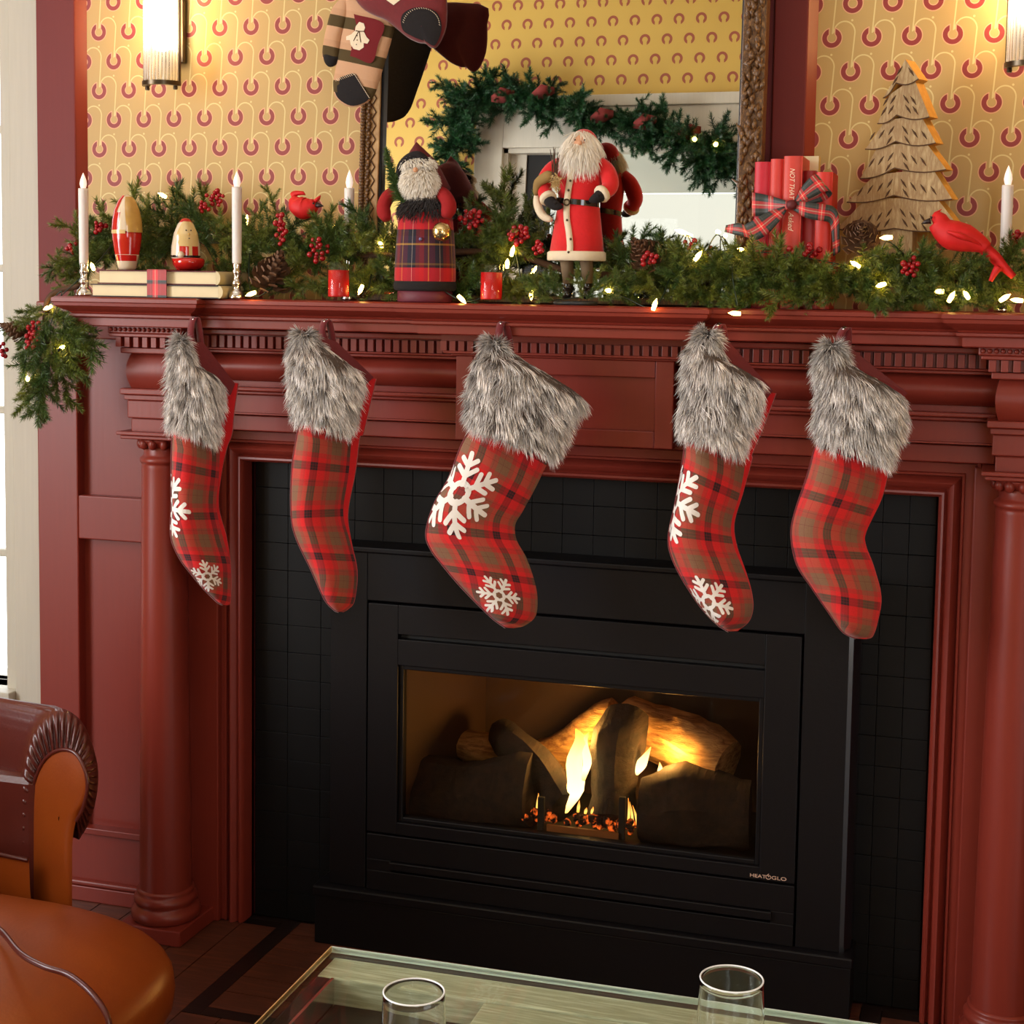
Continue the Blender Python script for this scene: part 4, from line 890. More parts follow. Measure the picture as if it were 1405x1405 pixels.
obj('black_belt', MB().grid([[np.array(q)*1+[0, 0, dz] for q in bl_] for dz in (-.005, .005)], cv=True), gl_dark, t, smooth=True)
q = at(777.5, 277.5, frontY(Z(277))-.006); obj('belt_buckle', MB().tube([q+[.0055*math.cos(a), 0, .0055*math.sin(a)] for a in np.linspace(0, 2*math.pi, 15)], .0016, 6), MT['bronze'], t, smooth=True)
# head, face, hair, beard
hc = G(797, 200, -.004)
obj('head', MB().ball(hc, .020, 18, 12, (.95, .95, 1.1)), MT['skin'], t, smooth=True)
obj('nose', MB().ball(G(795.5, 196, -.026), .0042, 8, 6), MT['skin'], t, smooth=True)
for px in (789, 802): obj('eye', MB().ball(G(px, 192, -.0225), .0017, 6, 5), gl_dark, t, smooth=True)
p, n = ellipsoid_pts(G(796, 214, -.012), (.027, .018, .026), 1500); m_, cl = strands(p, n*.45+[0, -.15, -.9], .026, .0010, colf=WHITE_B); obj('long_white_beard', m_, MT['beard'], t, col=cl)
p, n = ellipsoid_pts(hc+[0, .004, .002], (.029, .021, .026), 1600, front=False)
kk = [i for i in range(len(p)) if not (n[i][1] < -.35 and abs(n[i][0]) < .55 and -.5 < n[i][2] < .62)]; p, n = p[kk], n[kk]
m_, cl = strands(p, n*.3+[0, 0, -.9]+np.outer(np.sign(n[:, 0]), [.25, 0, 0]), .028, .0010, colf=WHITE_B); obj('white_hair', m_, MT['beard'], t, col=cl)
obj('hood', MB().ball(hc+[.002, .014, .004], 1, 18, 12, (.027, .022, .028)), MT['felt_red'], t, smooth=True)
obj('beard_core', MB().ball(G(796, 212, -.011), 1, 14, 10, (.026, .016, .023)), MT['felt_white'], t, smooth=True)
def arm(pts, r, cuffs, hand):
    l = smooth_line(pts, 14); obj('red_sleeve', MB().tube(l, list(np.interp(np.linspace(0, 1, 14), [0, .2, .5, 1], [r*.75, r, r*1.05, r*.85])), 14), MT['felt_red'], t, smooth=True)
    e = unit(l[-1]-l[-3]); obj('white_cuff', MB().tube([l[-1]-e*.005, l[-1]+e*.001, l[-1]+e*.005], [r*1.02, r*1.1, r*1.0], 14), MT['felt_white'], t, smooth=True)
    h = smooth_line(hand, 8); obj('black_mitten', MB().tube(h, [r*.7, r*.75, r*.72, r*.66, r*.6, r*.5, r*.35, .002], 10), gl_dark if False else MT['felt_black'], t, smooth=True)
    th = h[3]; obj('mitten_thumb', MB().tube([th, th+[.003, -.006, .004], th+[.005, -.010, .002]], [.005, .0045, .002], 8), MT['felt_black'], t, smooth=True)
arm([G(822, 222, .0), G(834, 238, -.004), G(837, 256, -.014), G(826, 266, -.03)], .0155, 0, [G(826, 267, -.03), G(818, 272, -.037), G(808, 276, -.04)])
arm([G(772, 222, .0), G(755, 236, -.008), G(746, 256, -.02), G(752, 272, -.034)], .0150, 0, [G(752, 274, -.034), G(762, 282, -.04), G(772, 284, -.042)])
obj('white_fur_lining', MB().tube(smooth_line([G(737, 262, -.018), G(738, 282, -.02), G(745, 296, -.024), G(757, 302, -.028)], 12), [.004, .006, .0075, .008, .008, .008, .008, .008, .0075, .007, .006, .004], 10), MT['felt_white'], t, smooth=True)
obj('tan_sack', MB().tube(smooth_line([G(760, 240, -.036), G(748, 244, -.036), G(738, 252, -.034), G(735, 268, -.028)], 12), [.005, .009, .011, .011, .010, .010, .009, .009, .008, .007, .006, .003], 10), flat('tan_cloth', srgb(150, 120, 70), .9), t, smooth=True)
sk = MB()
for i in range(12):
    a_, b_ = G(762+RNG.normal(0, 2.5), 256, -.042), G(763+RNG.normal(0, 6), 204+RNG.uniform(-4, 14), -.038); sk.tube([a_, (a_+b_)/2+RNG.normal(0, .0012, 3), b_], [.0011, .0010, .0006], 5)
obj('twig_bundle', sk, MT['twig'], t)
m_, _ = strands([G(763+RNG.normal(0, 3), 250+RNG.normal(0, 5), -.046) for _ in range(160)], RNG.normal(0, 1, (160, 3)), .010, .0009, segs=2); obj('dried_flower', m_, flat('straw_flower', srgb(200, 170, 116), .9), t)
del m_

# ---------------------------------------------------------------- birds
def bird(label, body, rad, Y, crest, beak, eye, tail, flat_=.8):
    pts = [at(x, y, Y) for x, y in body]; t = thing('cardinal_ornament', label, 'bird', pts[len(pts)//2], 'red bird ornaments')
    l = smooth_line(pts, 22); obj('body', MB().tube(l, list(np.interp(np.linspace(0, 1, 22), np.linspace(0, 1, len(rad)), rad)), 16), MT['bird'], t, smooth=True)
    obj('crest', MB().tube([at(x, y, Y) for x, y in crest], [.007, .006, .0008], 10, flat=.6), MT['bird'], t, smooth=True)
    obj('beak', MB().tube([at(x, y, Y-.004) for x, y in beak], [.0055, .0035, .0005], 8), MT['dark_beak'], t, smooth=True)
    obj('eye', MB().ball(at(*eye, Y-.0135), .0022, 8, 6), MT['dark_beak'], t, smooth=True)
    for q, w in tail:
        l = smooth_line([at(x, y, Y+d) for x, y, d in q], 10); e = unit(l[-1]-l[0]); up = unit(np.cross(e, (0, -1, 0)))
        g = [[l[i]-up*w[0]*(1-.5*i/9), l[i]+np.array([0, -.004, 0])*(1-.7*i/9), l[i]+up*w[0]*(1-.5*i/9), l[i]+np.array([0, .004, 0])*(1-.7*i/9)] for i in range(10)]
        obj('tail_feather', MB().grid(g, cv=True, cap=True), MT['bird'], t, smooth=True)
    return t
t = bird('large red cardinal ornament perched on greenery below the wooden tree', [(1279, 303), (1286, 302), (1292, 312), (1306, 322), (1325, 327), (1343, 334), (1355, 341)], [.006, .0165, .0195, .026, .024, .016, .010], 2.80,
     [(1280, 300), (1284, 293), (1292, 287)], [(1277, 303), (1270, 304.5), (1264, 307)], (1278, 298.5),
     [([(1345, 337, 0), (1365, 352, 0), (1379, 368, 0), (1391, 380, 0)], (.011,)), ([(1350, 345, .004), (1368, 362, .004), (1376, 371, .004)], (.007,)), ([(1370, 366, -.004), (1364, 376, -.006), (1359, 386, -.006)], (.007,))])
w_ = [at(1300, 318, 2.772), at(1318, 324, 2.774), at(1336, 331, 2.785), at(1352, 341, 2.795)]
obj('wing', MB().tube(smooth_line(w_, 10), list(np.interp(np.linspace(0, 1, 10), [0, .3, 1], [.006, .015, .003])), 10, flat=.4), MT['bird'], t, smooth=True)
bird('small red bird ornament with upturned tail in greenery left of the mirror', [(401, 272), (407, 280), (417, 286), (427, 283), (433, 279)], [.008, .019, .0225, .017, .010], 2.87, [(433, 276), (437, 272), (440, 268)], [(434, 281), (440, 282), (444, 283)], (430, 279), [([(403, 276, 0), (401, 269, 0), (407, 265, 0), (418, 265, 0)], (.009,))])

# ---------------------------------------------------------------- carved wooden tree
tc = at(1240, 330, 2.945); ang = math.radians(24); ca, sa_ = math.cos(ang), math.sin(ang)
tree = thing('wooden_tree', 'whitewashed carved wooden fir tree against the wallpaper behind cardinal', 'ornament', (tc[0], 2.945, zt))
def tp(cx_, cy_, d=0.):                       # photo crop coordinates -> point of the turned slab
    p = at(1140+cx_/5.302, 70+cy_/5.302, 2.945); lx = (p[0]-tc[0])*1.16; return np.array([tc[0]+lx*ca-d*sa_*-1*0+d*sa_, 2.945-lx*sa_*.55+d*ca, p[2]])
tiers = [((580, 70), (425, 345), (515, 238), (672, 215), .000), ((535, 240), (380, 528), (515, 470), (742, 490), .004), ((520, 480), (290, 712), (502, 660), (780, 678), .008),
         ((510, 670), (250, 925), (490, 852), (846, 870), .012), ((500, 860), (150, 1095), (482, 1050), (882, 1084), .016), ((490, 1060), (70, 1290), (480, 1290), (930, 1290), .020)]
for i, (ap, l, cn, r, d) in enumerate(tiers):
    d0 = .004*(5-i)
    pv = tiers[i-1] if i else None; up_l = ap if i == 0 else (ap[0]+(pv[1][0]-ap[0])*.62, pv[1][1]-26); up_r = ap if i == 0 else (ap[0]+(pv[3][0]-ap[0])*.72, pv[3][1]-8)
    lo = lambda a, b, s, n=7: [((a[0]+(b[0]-a[0])*k/n), a[1]+(b[1]-a[1])*k/n+s*math.sin(math.pi*k/n)) for k in range(n+1)]
    out = ([ap] if i == 0 else [up_r, up_l])+[(l[0]+ (up_l[0]-l[0])*.47, l[1]+(up_l[1]-l[1])*.44)]+lo(l, cn, 22)+lo(cn, r, 26)[1:]+[(r[0]+(up_r[0]-r[0])*.5, r[1]+(up_r[1]-r[1])*.5)]
    f_ = [tp(x, y, -.020-.0035*(5-i)*0+.0025*(i)) for x, y in out]; bk = [tp(x, y, .016) for x, y in out]; n_ = len(out)
    fm = MB().add(f_, [tuple(range(n_))]); obj('tier_face', fm, MT['tree_wood'], tree)
    sm = MB().add(f_+bk, [(k, n_+k, n_+(k+1) % n_, (k+1) % n_) for k in range(n_)]); obj('tier_edge', sm, MT['tree_edge'], tree)
    ge = MB(); ge.tube([tp(x, y+1, -.0205+.0025*i) for x, y in lo(l, cn, 22)+lo(cn, r, 26)[1:]], .0011, 5); obj('tier_lip', ge, MT['tree_groove'], tree)
    gv = MB()
    if i == 0: cand = [(560, 120, -1), (600, 130, 1), (530, 190, -1)]
    else:
        yy = ap[1]+(cn[1]-ap[1])*.35; cand = []
        for dx in ((25, 75) if i < 2 else (28, 95, 160) if i < 4 else (28, 95, 165, 235)):
            for s in (-1, 1):
                for k in range(2): cand.append((ap[0]+s*(dx+k*14), yy+dx*.22+k*72+10*(dx > 90), s))
        cand = [q for q in cand if q[1] < cn[1]-22]
    for x, y, s in cand:
        gv.tube([tp(x, y, -.0203+.0025*i), tp(x+s*20, y+30, -.0207+.0025*i), tp(x+s*40, y+64, -.0203+.0025*i)], [.0003, .0021, .0004], 5)
    if gv.v: obj('carved_grooves', gv, MT['tree_groove'], tree, kind='stuff')
obj('trunk', MB().prism([tp(380, 1285, -.004), tp(600, 1285, -.004), tp(600, 1285, .016), tp(380, 1285, .016)], (0, 0, zt+.0005-tp(400, 1285)[2])), MT['tree_wood'], tree)

# ---------------------------------------------------------------- standing red books and their bow
def standing_book(x0, x1, ytop, Yf, depth, label, colr, lines=None, rot=0):
    a, b = xx(x0, 300, Yf), xx(x1, 300, Yf); top = zz(x0, ytop, Yf); t = thing('book', label, 'book', ((a+b)/2, Yf, zt+.0005), 'books standing beside the mirror'); cm = flat('book_cloth', colr, .5, .08, 60, .1)
    e = .0018; z0 = zt+.0005
    g = [[(a+(b-a)*q, Yf+.005-.005*math.sin(math.pi*q)**.7, z) for q in np.linspace(0, 1, 9)] for z in (z0, top)]
    sp = MB().grid(g); sp.box(a, a+e, Yf+.004, Yf+depth, z0, top).box(b-e, b, Yf+.004, Yf+depth, z0, top); obj('cover', sp, cm, t, auto=50)
    obj('page_block', MB().box(a+e, b-e, Yf+.006, Yf+depth-.003, z0+.002, top-.003), MT['cream_page'], t); return t, a, b, top
gold = flat('gold_stamped_lettering', srgb(236, 196, 130), .4, .05); cream_l = flat('cream_stamped_lettering', srgb(244, 214, 186), .5, .05)
Yk = 2.862
b1 = standing_book(1033.5, 1054.5, 222, Yk+.012, .11, 'crimson book, leftmost of the bow-tied books beside the mirror', srgb(196, 22, 46))
b2 = standing_book(1055, 1072.5, 218, Yk+.008, .115, 'salmon red book, second of the bow-tied books beside the mirror', srgb(208, 60, 50))
b3 = standing_book(1073, 1098.5, 214, Yk-.008, .125, 'tall coral red book with white lettering among the bow-tied books', srgb(206, 62, 48))
b4 = standing_book(1100, 1117.5, 234, Yk+.005, .10, 'dark red book with gold lettering among the bow-tied books', srgb(140, 12, 16))
b5 = standing_book(1118, 1140.5, 236, Yk+.004, .10, 'orange red book, rightmost of the bow-tied books', srgb(206, 40, 22))
t6, a6, b6, tp6 = standing_book(1097, 1121, 214.5, 2.968, .03, 'cream-paged book standing behind the dark red gold-lettered book', srgb(200, 166, 90))
obj('page_face', MB().box(a6, b6, 2.966, 2.968, zt+.001, tp6), MT['cream_page'], t6)
RSP = Matrix.Rotation(math.pi/2, 4, 'X') @ Matrix.Rotation(-math.pi/2, 4, 'Z')
tb = b3[0]; mx_ = (b3[1]+b3[2])/2; text('NOT THAT', .0125, (mx_-.0045, Yk-.0088, zz(1086, 231, Yk)), RSP, cream_l, tb, sx=.86, shear=.25); text('Asked', .0135, (mx_-.005, Yk-.0088, zz(1086, 291, Yk)), RSP, cream_l, tb, sx=.95, shear=.35)
tb = b4[0]; mx_ = (b4[1]+b4[2])/2; text('smitten', .0115, (mx_-.003, Yk+.0042, zz(1108, 322, Yk)), RSP, gold, tb, sx=.95, shear=.2)
def ribbon(nm, edges, parent, w=.036, n=26, mat='ribbon'):   # edges: rows of ((px,py),(px,py),Y)
    A_ = smooth_line([at(*e[0], e[2]) for e in edges], n); B_ = smooth_line([at(*e[1], e[3] if len(e) > 3 else e[2]) for e in edges], n)
    s = np.concatenate([[0], np.cumsum(np.linalg.norm(np.diff((A_+B_)/2, axis=0), axis=1))])
    g = np.array([[A_[i]+(B_[i]-A_[i])*k/5 for k in range(6)] for i in range(n)]); uv = np.array([(w*k/5, s[i]) for i in range(n) for k in range(6)])
    return obj(nm, MB().grid(g), MT[mat], parent, smooth=True, uv=uv, solid=.0008)
bow = thing('plaid_bow', 'red plaid ribbon tied in a bow round the standing books', 'ribbon', at(1085, 281, Yk-.015))
ym = Yk-.014
ribbon('band', [((1032.5, 264), (1032.5, 297), Yk+.02), ((1033, 264), (1033, 297), ym+.016), ((1050, 267), (1050, 296), ym+.012), ((1068, 272), (1068, 293), ym), ((1082, 277), (1082, 287), ym-.006)], bow)
ribbon('bow_loop', [((1090, 275), (1092, 281), ym-.006), ((1101, 255), (1112, 272), ym-.012), ((1116, 240), (1134, 262), ym-.016), ((1124, 243), (1142, 266), ym-.004), ((1120, 256), (1130, 276), ym+.006), ((1100, 274), (1102, 282), ym)], bow)
ribbon('bow_loop', [((1088, 276), (1088, 288), ym-.006), ((1108, 277), (1106, 299), ym-.012), ((1128, 280), (1126, 303), ym-.012), ((1143, 283), (1137, 305), ym-.006), ((1151, 296), (1140, 312), ym-.004), ((1152, 325), (1142, 330), ym-.004), ((1153, 345), (1143, 352), ym-.004)], bow)
ribbon('ribbon_tail', [((1080, 288), (1076, 283), ym-.004), ((1070, 303), (1055, 290), ym-.010), ((1052, 322), (1036, 300), ym-.012), ((1036, 330), (1022, 308), ym-.008), ((1026, 326), (1020, 309), ym-.002), ((1012, 323), (1013, 306), ym+.01), ((994, 318), (996, 309), ym+.02)], bow)
obj('knot', MB().ball(at(1086, 281, ym-.008), 1, 12, 8, (.010, .008, .009)), flat('dark_plaid_knot', srgb(92, 20, 24), .6), bow, smooth=True)

# ---------------------------------------------------------------- mittens hanging on the mirror
def pillow(outline, Y, th, flatb=.5, n=7, c=None):
    P_ = np.array([at(x, y, Y) for x, y in outline]); ce = P_.mean(0) if c is None else at(*c, Y); g = []
    for k in range(n+1):
        q = k/n; g.append([ce+(p-ce)*math.sin(q*math.pi/2)+np.array([0, -th*math.cos(q*math.pi/2), 0]) for p in P_])
    for k in range(n-1, -1, -1):
        q = k/n; g.append([ce+(p-ce)*math.sin(q*math.pi/2)+np.array([0, th*flatb*math.cos(q*math.pi/2), 0]) for p in P_])
    return MB().grid(g, cv=True)
def half(mb, front, n=7):
    m_ = len(mb.v)//(2*n+1); q = MB(); a = 0 if front else n*m_; b = (n+1)*m_ if front else (2*n+1)*m_
    q.v = mb.v[a:b]; q.f = [tuple(i-a for i in f) for f in mb.f if all(a <= i < b for i in f)]; return q
def closed(pts, n=40):
    p = smooth_line([*pts, pts[0]], n+1)[:-1] if False else None
    a = [np.array(q, float) for q in pts]; m_ = len(a); out = []
    for i in range(n):
        s = i/n*m_; j = int(s); u = s-j; w, x, y, z = a[(j-1) % m_], a[j], a[(j+1) % m_], a[(j+2) % m_]
        out.append(tuple(.5*((2*x)+(y-w)*u+(2*w-5*x+4*y-z)*u*u+(3*x-w-3*y+z)*u**3)))
    return out
def inside(poly, p):
    x, y = p; r_ = False; n = len(poly)
    for i in range(n):
        a, b = poly[i], poly[(i+1) % n]
        if (a[1] > y) != (b[1] > y) and x < (b[0]-a[0])*(y-a[1])/(b[1]-a[1])+a[0]: r_ = not r_
    return r_
ms = Mat('striped_wool_mitten'); X_, Y_, Z_ = ms.xyz('Position'); oz = at(480, 60, 2.84)
s_ = (Z_-oz[2])+(X_-oz[0])*.22
ms.color(ms.ramp((s_/.062).fr(), [(0, srgb(196, 152, 118)), (.42, srgb(76, 60, 30)), (.78, srgb(190, 146, 112)), (.99, srgb(196, 152, 118))], True)).set(rough=.95); nz = ms.noise(260, 2); ms.bump(nz, .4, .001)
Ym = 2.842
MO = closed([(478, -30), (474, 10), (467, 55), (460, 98), (457, 118), (462, 136), (480, 147), (500, 143), (514, 130), (524, 100), (536, 60), (546, 20), (552, -30)], 48)
mit = thing('striped_mitten', 'striped wool mitten with snowman patch hanging from the mirror top', 'mitten', at(500, 60, Ym))
P0 = pillow(MO, Ym, .018, c=(500, 55)); obj('mitten_hand', half(P0, 1), ms.m, mit, smooth=True); obj('mitten_back', half(P0, 0), MT['felt_black'], mit, smooth=True)  # back half coloured black to paint its unlit side
obj('mitten_thumb', pillow(closed([(476, -6), (458, 8), (449, 35), (443, 66), (444, 82), (452, 91), (461, 89), (466, 72), (469, 50), (478, 20)], 30), Ym-.004, .012), ms.m, mit, smooth=True)
obj('thumb_tip', pillow(closed([(444, 76), (450, 73), (460, 76), (465, 79), (461, 89), (452, 92), (446, 86)], 20), Ym-.0045, .0115), MT['felt_black'], mit, smooth=True)
def surf(px, py, off, outl=MO, c=(500, 55), th=.018, Y=Ym):       # point on the pillow's face
    v = np.array((px, py), float)-c; L = np.linalg.norm(v)+1e-6; lo_, hi_ = 0, 400
    for _ in range(18):
        m_ = (lo_+hi_)/2
        if inside(outl, tuple(np.array(c)+v/L*m_)): lo_ = m_
        else: hi_ = m_
    r = min(L/lo_, .995); return at(px, py, Y-th*math.sqrt(1-r*r)-off)
def patch2(nm, outline, off, mat, c0, rings=6, **k):
    g = [[surf(c0[0]+(x-c0[0])*q, c0[1]+(y-c0[1])*q, off, **k) for x, y in outline] for q in np.linspace(.02, 1, rings)]
    return obj(nm, MB().grid(g, cv=True, cap=False), mat, mit, smooth=True)
patch2('maroon_patch', closed([(476, 17), (488, 20), (526, 32), (519, 60), (510, 86), (488, 79), (466, 70), (470, 45)], 40), .0012, flat('maroon_patch_wool', srgb(110, 20, 26), .95), (496, 50))
SNOW = [(493, 30), (499, 32), (501, 38), (499, 43), (503, 51), (507, 55), (504, 60), (499, 59), (499, 65), (493, 69), (485, 67), (481, 61), (480, 55), (475, 55), (475, 50), (482, 47), (487, 42), (488, 36)]
patch2('snowman_applique', SNOW, .0024, MT['felt_white'], (491, 52))
for x, y in ((490, 49), (490, 55), (489, 61)): obj('snowman_button', MB().ball(surf(x, y, .003), .0012, 6, 4), gl_dark, mit)
obj('snowman_scarf', MB().tube([surf(x, y, .003) for x, y in ((488, 42), (493, 43), (499, 43))], .0009, 5).tube([surf(x, y, .003) for x, y in ((492, 43), (488, 50), (485, 56))], .0008, 5).tube([surf(x, y, .003) for x, y in ((493, 43), (494, 52), (495, 58))], .0008, 5), MT['tree_groove'], mit)
patch2('black_toe_patch', closed([(459, 110), (470, 105), (486, 101), (494, 112), (506, 133), (497, 142), (481, 145), (465, 136), (459, 124)], 36), .0012, MT['felt_black'], (481, 124))
st = MB()
for i in range(22):
    q = i/21; x, y = (460+26*q*2, 110-9*q*2) if q < .5 else (486+20*(q-.5)*2, 101+32*(q-.5)*2)
    st.tube([surf(x-1.2, y-1.2, .0018), surf(x+1.2, y+1.6, .0018)], .0005, 4)
obj('stitching', st, MT['felt_white'], mit, kind='stuff')
obj('cord', MB().tube(smooth_line([at(515, -25, Ym), at(540, -90, 2.89), at(590, -110, 2.92)], 10), .0015, 6), MT['felt_dark_red'], mit)
M2 = closed([(490, -34), (486, -6), (498, 12), (515, 22), (530, 28), (545, 40), (560, 52), (575, 59), (584, 60), (590, 65), (598, 66), (606, 55), (613, 34), (613, -2), (604, -36)], 48); Y2 = 2.822
mit2 = thing('maroon_mitten', 'dark maroon mitten with stitched black palm hanging over the striped mitten', 'mitten', at(560, 10, Y2)); mit = mit2
obj('mitten_hand', pillow(M2, Y2, .022, c=(558, 2)), MT['felt_dark_red'], mit2, smooth=True)
kw = dict(outl=M2, c=(558, 2), th=.022, Y=Y2)
patch2('black_palm_patch', closed([(552, 20), (572, 10), (598, 16), (606, 38), (597, 62), (584, 57), (566, 50), (552, 40)], 36), .0012, MT['felt_black'], (578, 36), **kw)
patch2('cream_cuff_trim', [(528, -10), (552, -10), (549, 0), (540, 7), (530, 0)], .0016, MT['felt_white'], (540, -3), **kw)
st = MB()
for i in range(24):
    a = math.pi*(1.05+.95*i/23); x, y = 578+25*math.cos(a), 34+23*math.sin(a); st.tube([surf(x-.8, y-.8, .002, **kw), surf(x+.8, y+.9, .002, **kw)], .0005, 4)
obj('stitching', st, MT['felt_white'], mit2, kind='stuff')
obj('cord', MB().tube(smooth_line([at(552, -28, Y2), at(565, -90, 2.88), at(590, -110, 2.92)], 10), .0015, 6), MT['felt_dark_red'], mit2)
# ---------------------------------------------------------------- stockings
def snow_arms(R, rot):
    """capsules (a, b, w) of a six-armed snowflake with a ring centre, in a plane"""
    caps = []
    for k in range(6):
        a = rot+k*math.pi/3; d = np.array([math.cos(a), math.sin(a)])
        caps.append((d*.20*R, d*.98*R, .066*R))
        for r0, ln in ((.40, .34), (.66, .28)):
            for s in (-1, 1):
                e = np.array([math.cos(a+s*.87), math.sin(a+s*.87)]); caps.append((d*r0*R, d*r0*R+e*ln*R, .062*R))
    n = 18
    for k in range(n):
        a, b = 2*math.pi*k/n, 2*math.pi*(k+1)/n; caps.append((np.array([math.cos(a), math.sin(a)])*.23*R, np.array([math.cos(b), math.sin(b)])*.23*R, .070*R))
    return caps
def stocking(label, plaid, cuff, Y, bulge, flakes=(), loop=None, hook=None, seed=0, tip=None, u0=0., lining=None):
    cx_ = np.mean([r[0] for r in plaid]); cy_ = np.mean([r[1] for r in plaid]); O = at((plaid[0][0]+plaid[0][2])/2, cy_, Y)
    ed = unit((O-EYE)*[1, 1, 0])
    def pl(px, py, off):
        d = ray(px, py); return EYE+d*((O+ed*off-EYE)@ed)/(d@ed)
    t = thing('christmas_stocking', label, 'stocking', pl(*hook, .04) if hook else O, 'plaid stockings on the mantel')
    NR, NF = 64, 26
    pr = smooth_line([(*r[:4], r[4] if len(r) > 4 else r[2]) for r in plaid], NR)
    front = np.zeros((NR, NF, 3)); back = np.zeros((NR, 14, 3))
    for i, (lx, ly, sx, sy, rx) in enumerate(pr):
        q = i/(NR-1); shrink = min(1, ((1-q)/.10)**.5 if q > .9 else 1); w = math.hypot(sx-lx, sy-ly)*Y/FPX; B = min(bulge, w*.62)*max(.15, shrink)*(.5+.5*min(1, max(0, (ly-cuff[-1][0][1]+4)/36)))
        gus = max(0, rx-sx)*Y/FPX; dS = .012+gus*.9
        for j in range(NF):
            u = j/(NF-1); x = lx+(sx-lx)*u; y = ly+(sy-ly)*u
            prof = math.sin(math.pi*min(1, u**.62))**.75 if 0 < u < 1 else 0
            front[i, j] = pl(x, y, -B*prof+dS*u*shrink)
        rx = max(rx, sx)
        for j in range(14):
            v = j/13
            if v < .3: x = sx+(rx-sx)*v/.3; y = sy; dp = dS*shrink+.004*shrink*v/.3
            else:
                a = (v-.3)/.7; x = rx+(lx-rx)*a; y = sy+(ly-sy)*a; dp = (dS+.004)*shrink*(1-a)+.022*shrink*math.sin(math.pi*a)
            back[i, j] = pl(x, y, dp)
    U = np.concatenate([np.zeros((NR, 1)), np.cumsum(np.linalg.norm(np.diff(front, axis=1), axis=2), axis=1)], 1); U = U-U[:, -1:]      # measured from the seam
    mid = front[:, NF*2//3]; V = np.concatenate([[0], np.cumsum(np.linalg.norm(np.diff(mid, axis=0), axis=1))])
    tilt = [0.0]*NR
    uv = np.array([(U[i, j]+u0, V[i]) for i in range(NR) for j in range(NF)])
    obj('plaid_front', MB().grid(front), MT['tartan'], t, smooth=True, uv=uv); obj('red_back', MB().grid(back), MT['felt_red'], t, smooth=True)
    obj('toe_seam', MB().tube([front[i, 0]*.5+back[i, -1]*.5 for i in range(NR)], .0022, 6), MT['felt_dark_red'], t, smooth=True)
    nrm = np.cross(np.gradient(front, axis=1), np.gradient(front, axis=0)); nrm /= np.linalg.norm(nrm, axis=2)[..., None]+1e-9
    nrm *= np.sign(-(nrm@ed))[..., None]; nrm[(nrm@ed) > 0] *= -1
    # screen positions for placing the flakes
    def Qp(p): z = (p-EYE)@CF; return np.array([CXP+FPX*((p-EYE)@CR)/z, CYP-FPX*((p-EYE)@CU)/z])
    scr = np.array([[Qp(front[i, j]) for j in range(NF)] for i in range(NR)])
    for (fx, fy, R, rot, du) in flakes:
        k = np.argmin(((scr-[fx, fy])**2).sum(2)); ci, cj = divmod(k, NF); cu, cv = U[ci, cj]+du, V[ci]; ucol = U[ci, -1]
        # lattice directions: u along the row, v down the rows (arms given in that unrolled plane)
        def surfpt(u, v):
            fi = np.interp(v, V, np.arange(NR)); i0 = int(min(fi, NR-2)); a = fi-i0
            urow = U[i0]*(1-a)+U[i0+1]*a; ue = u
            if ue < urow[0]-.0005 or ue > urow[-1]+.0005 or v > V[-1]*.995: return None
            fj = np.interp(ue, urow, np.arange(NF)); j0 = int(min(fj, NF-2)); b = fj-j0
            L = lambda g: (g[i0, j0]*(1-b)+g[i0, j0+1]*b)*(1-a)+(g[i0+1, j0]*(1-b)+g[i0+1, j0+1]*b)*a
            return L(front)+unit(L(nrm))*.0013
        drift = (U[min(ci+4, NR-1), -1]-U[ci, -1])
        m_ = MB()
        for a_, b_, w in snow_arms(R, rot):
            d = unit(b_-a_); n_ = np.array([-d[1], d[0]]); ln = np.linalg.norm(b_-a_); K = max(4, int(ln/.005)); g = []
            ss = [-.92, -.6]+list(np.linspace(0, ln/w, K))+[ln/w+.6, ln/w+.92]
            for s in ss:
                e = 0 if s < 0 else ln if s > ln/w else s*w; ext = (s*w if s < 0 else s*w-ln if s > ln/w else 0.); hw = w*math.sqrt(max(.05, 1-(ext/w)**2))
                g.append([surfpt(*(np.array([cu, cv])+a_+d*(e+ext)+n_*hw*q)) for q in (-1, 0, 1)])
            for x in range(len(g)-1):
                for y in range(2):
                    qd = [g[x][y], g[x][y+1], g[x+1][y+1], g[x+1][y]]
                    if all(p is not None for p in qd): m_.add(qd, [(0, 1, 2, 3)])
        if m_.v: obj('snowflake', m_, MT['flake'], t, smooth=True)
    # fur cuff: closed sleeve and its strands
    NC, NA = 18, 40
    cr = smooth_line([(*a, *b) for a, b in cuff], NC); sl = np.zeros((NC, NA, 3)); w0 = []
    for i, (lx, ly, rx, ry) in enumerate(cr):
        hw = math.hypot(rx-lx, ry-ly)*Y/FPX/2; dpt = min(bulge*1.15+.004, hw*.75)
        for j in range(NA):
            a = 2*math.pi*j/NA; cx1 = (lx+rx)/2; f = math.cos(a); s = math.sin(a)
            sl[i, j] = pl(cx1+(rx-lx)/2*f*.97, (ly+ry)/2+(ry-ly)/2*f*.97, -dpt*math.copysign(abs(s)**.75, s) if s > 0 else -.55*dpt*s+.0)
    obj('cuff_core', MB().grid(sl, cv=True), flat('fur_backing', srgb(88, 74, 66), .95), t, smooth=True)
    rg = np.random.default_rng(seed); N = 7200
    fi = rg.uniform(-.15, NC-1, N); fi = np.clip(fi, 0, NC-1.001); fj = rg.uniform(0, NA*.54, N)-1; i0 = fi.astype(int); j0 = np.floor(fj).astype(int) % NA; a = (fi-i0)[:, None]; b = (fj-np.floor(fj))[:, None]; j1 = (j0+1) % NA
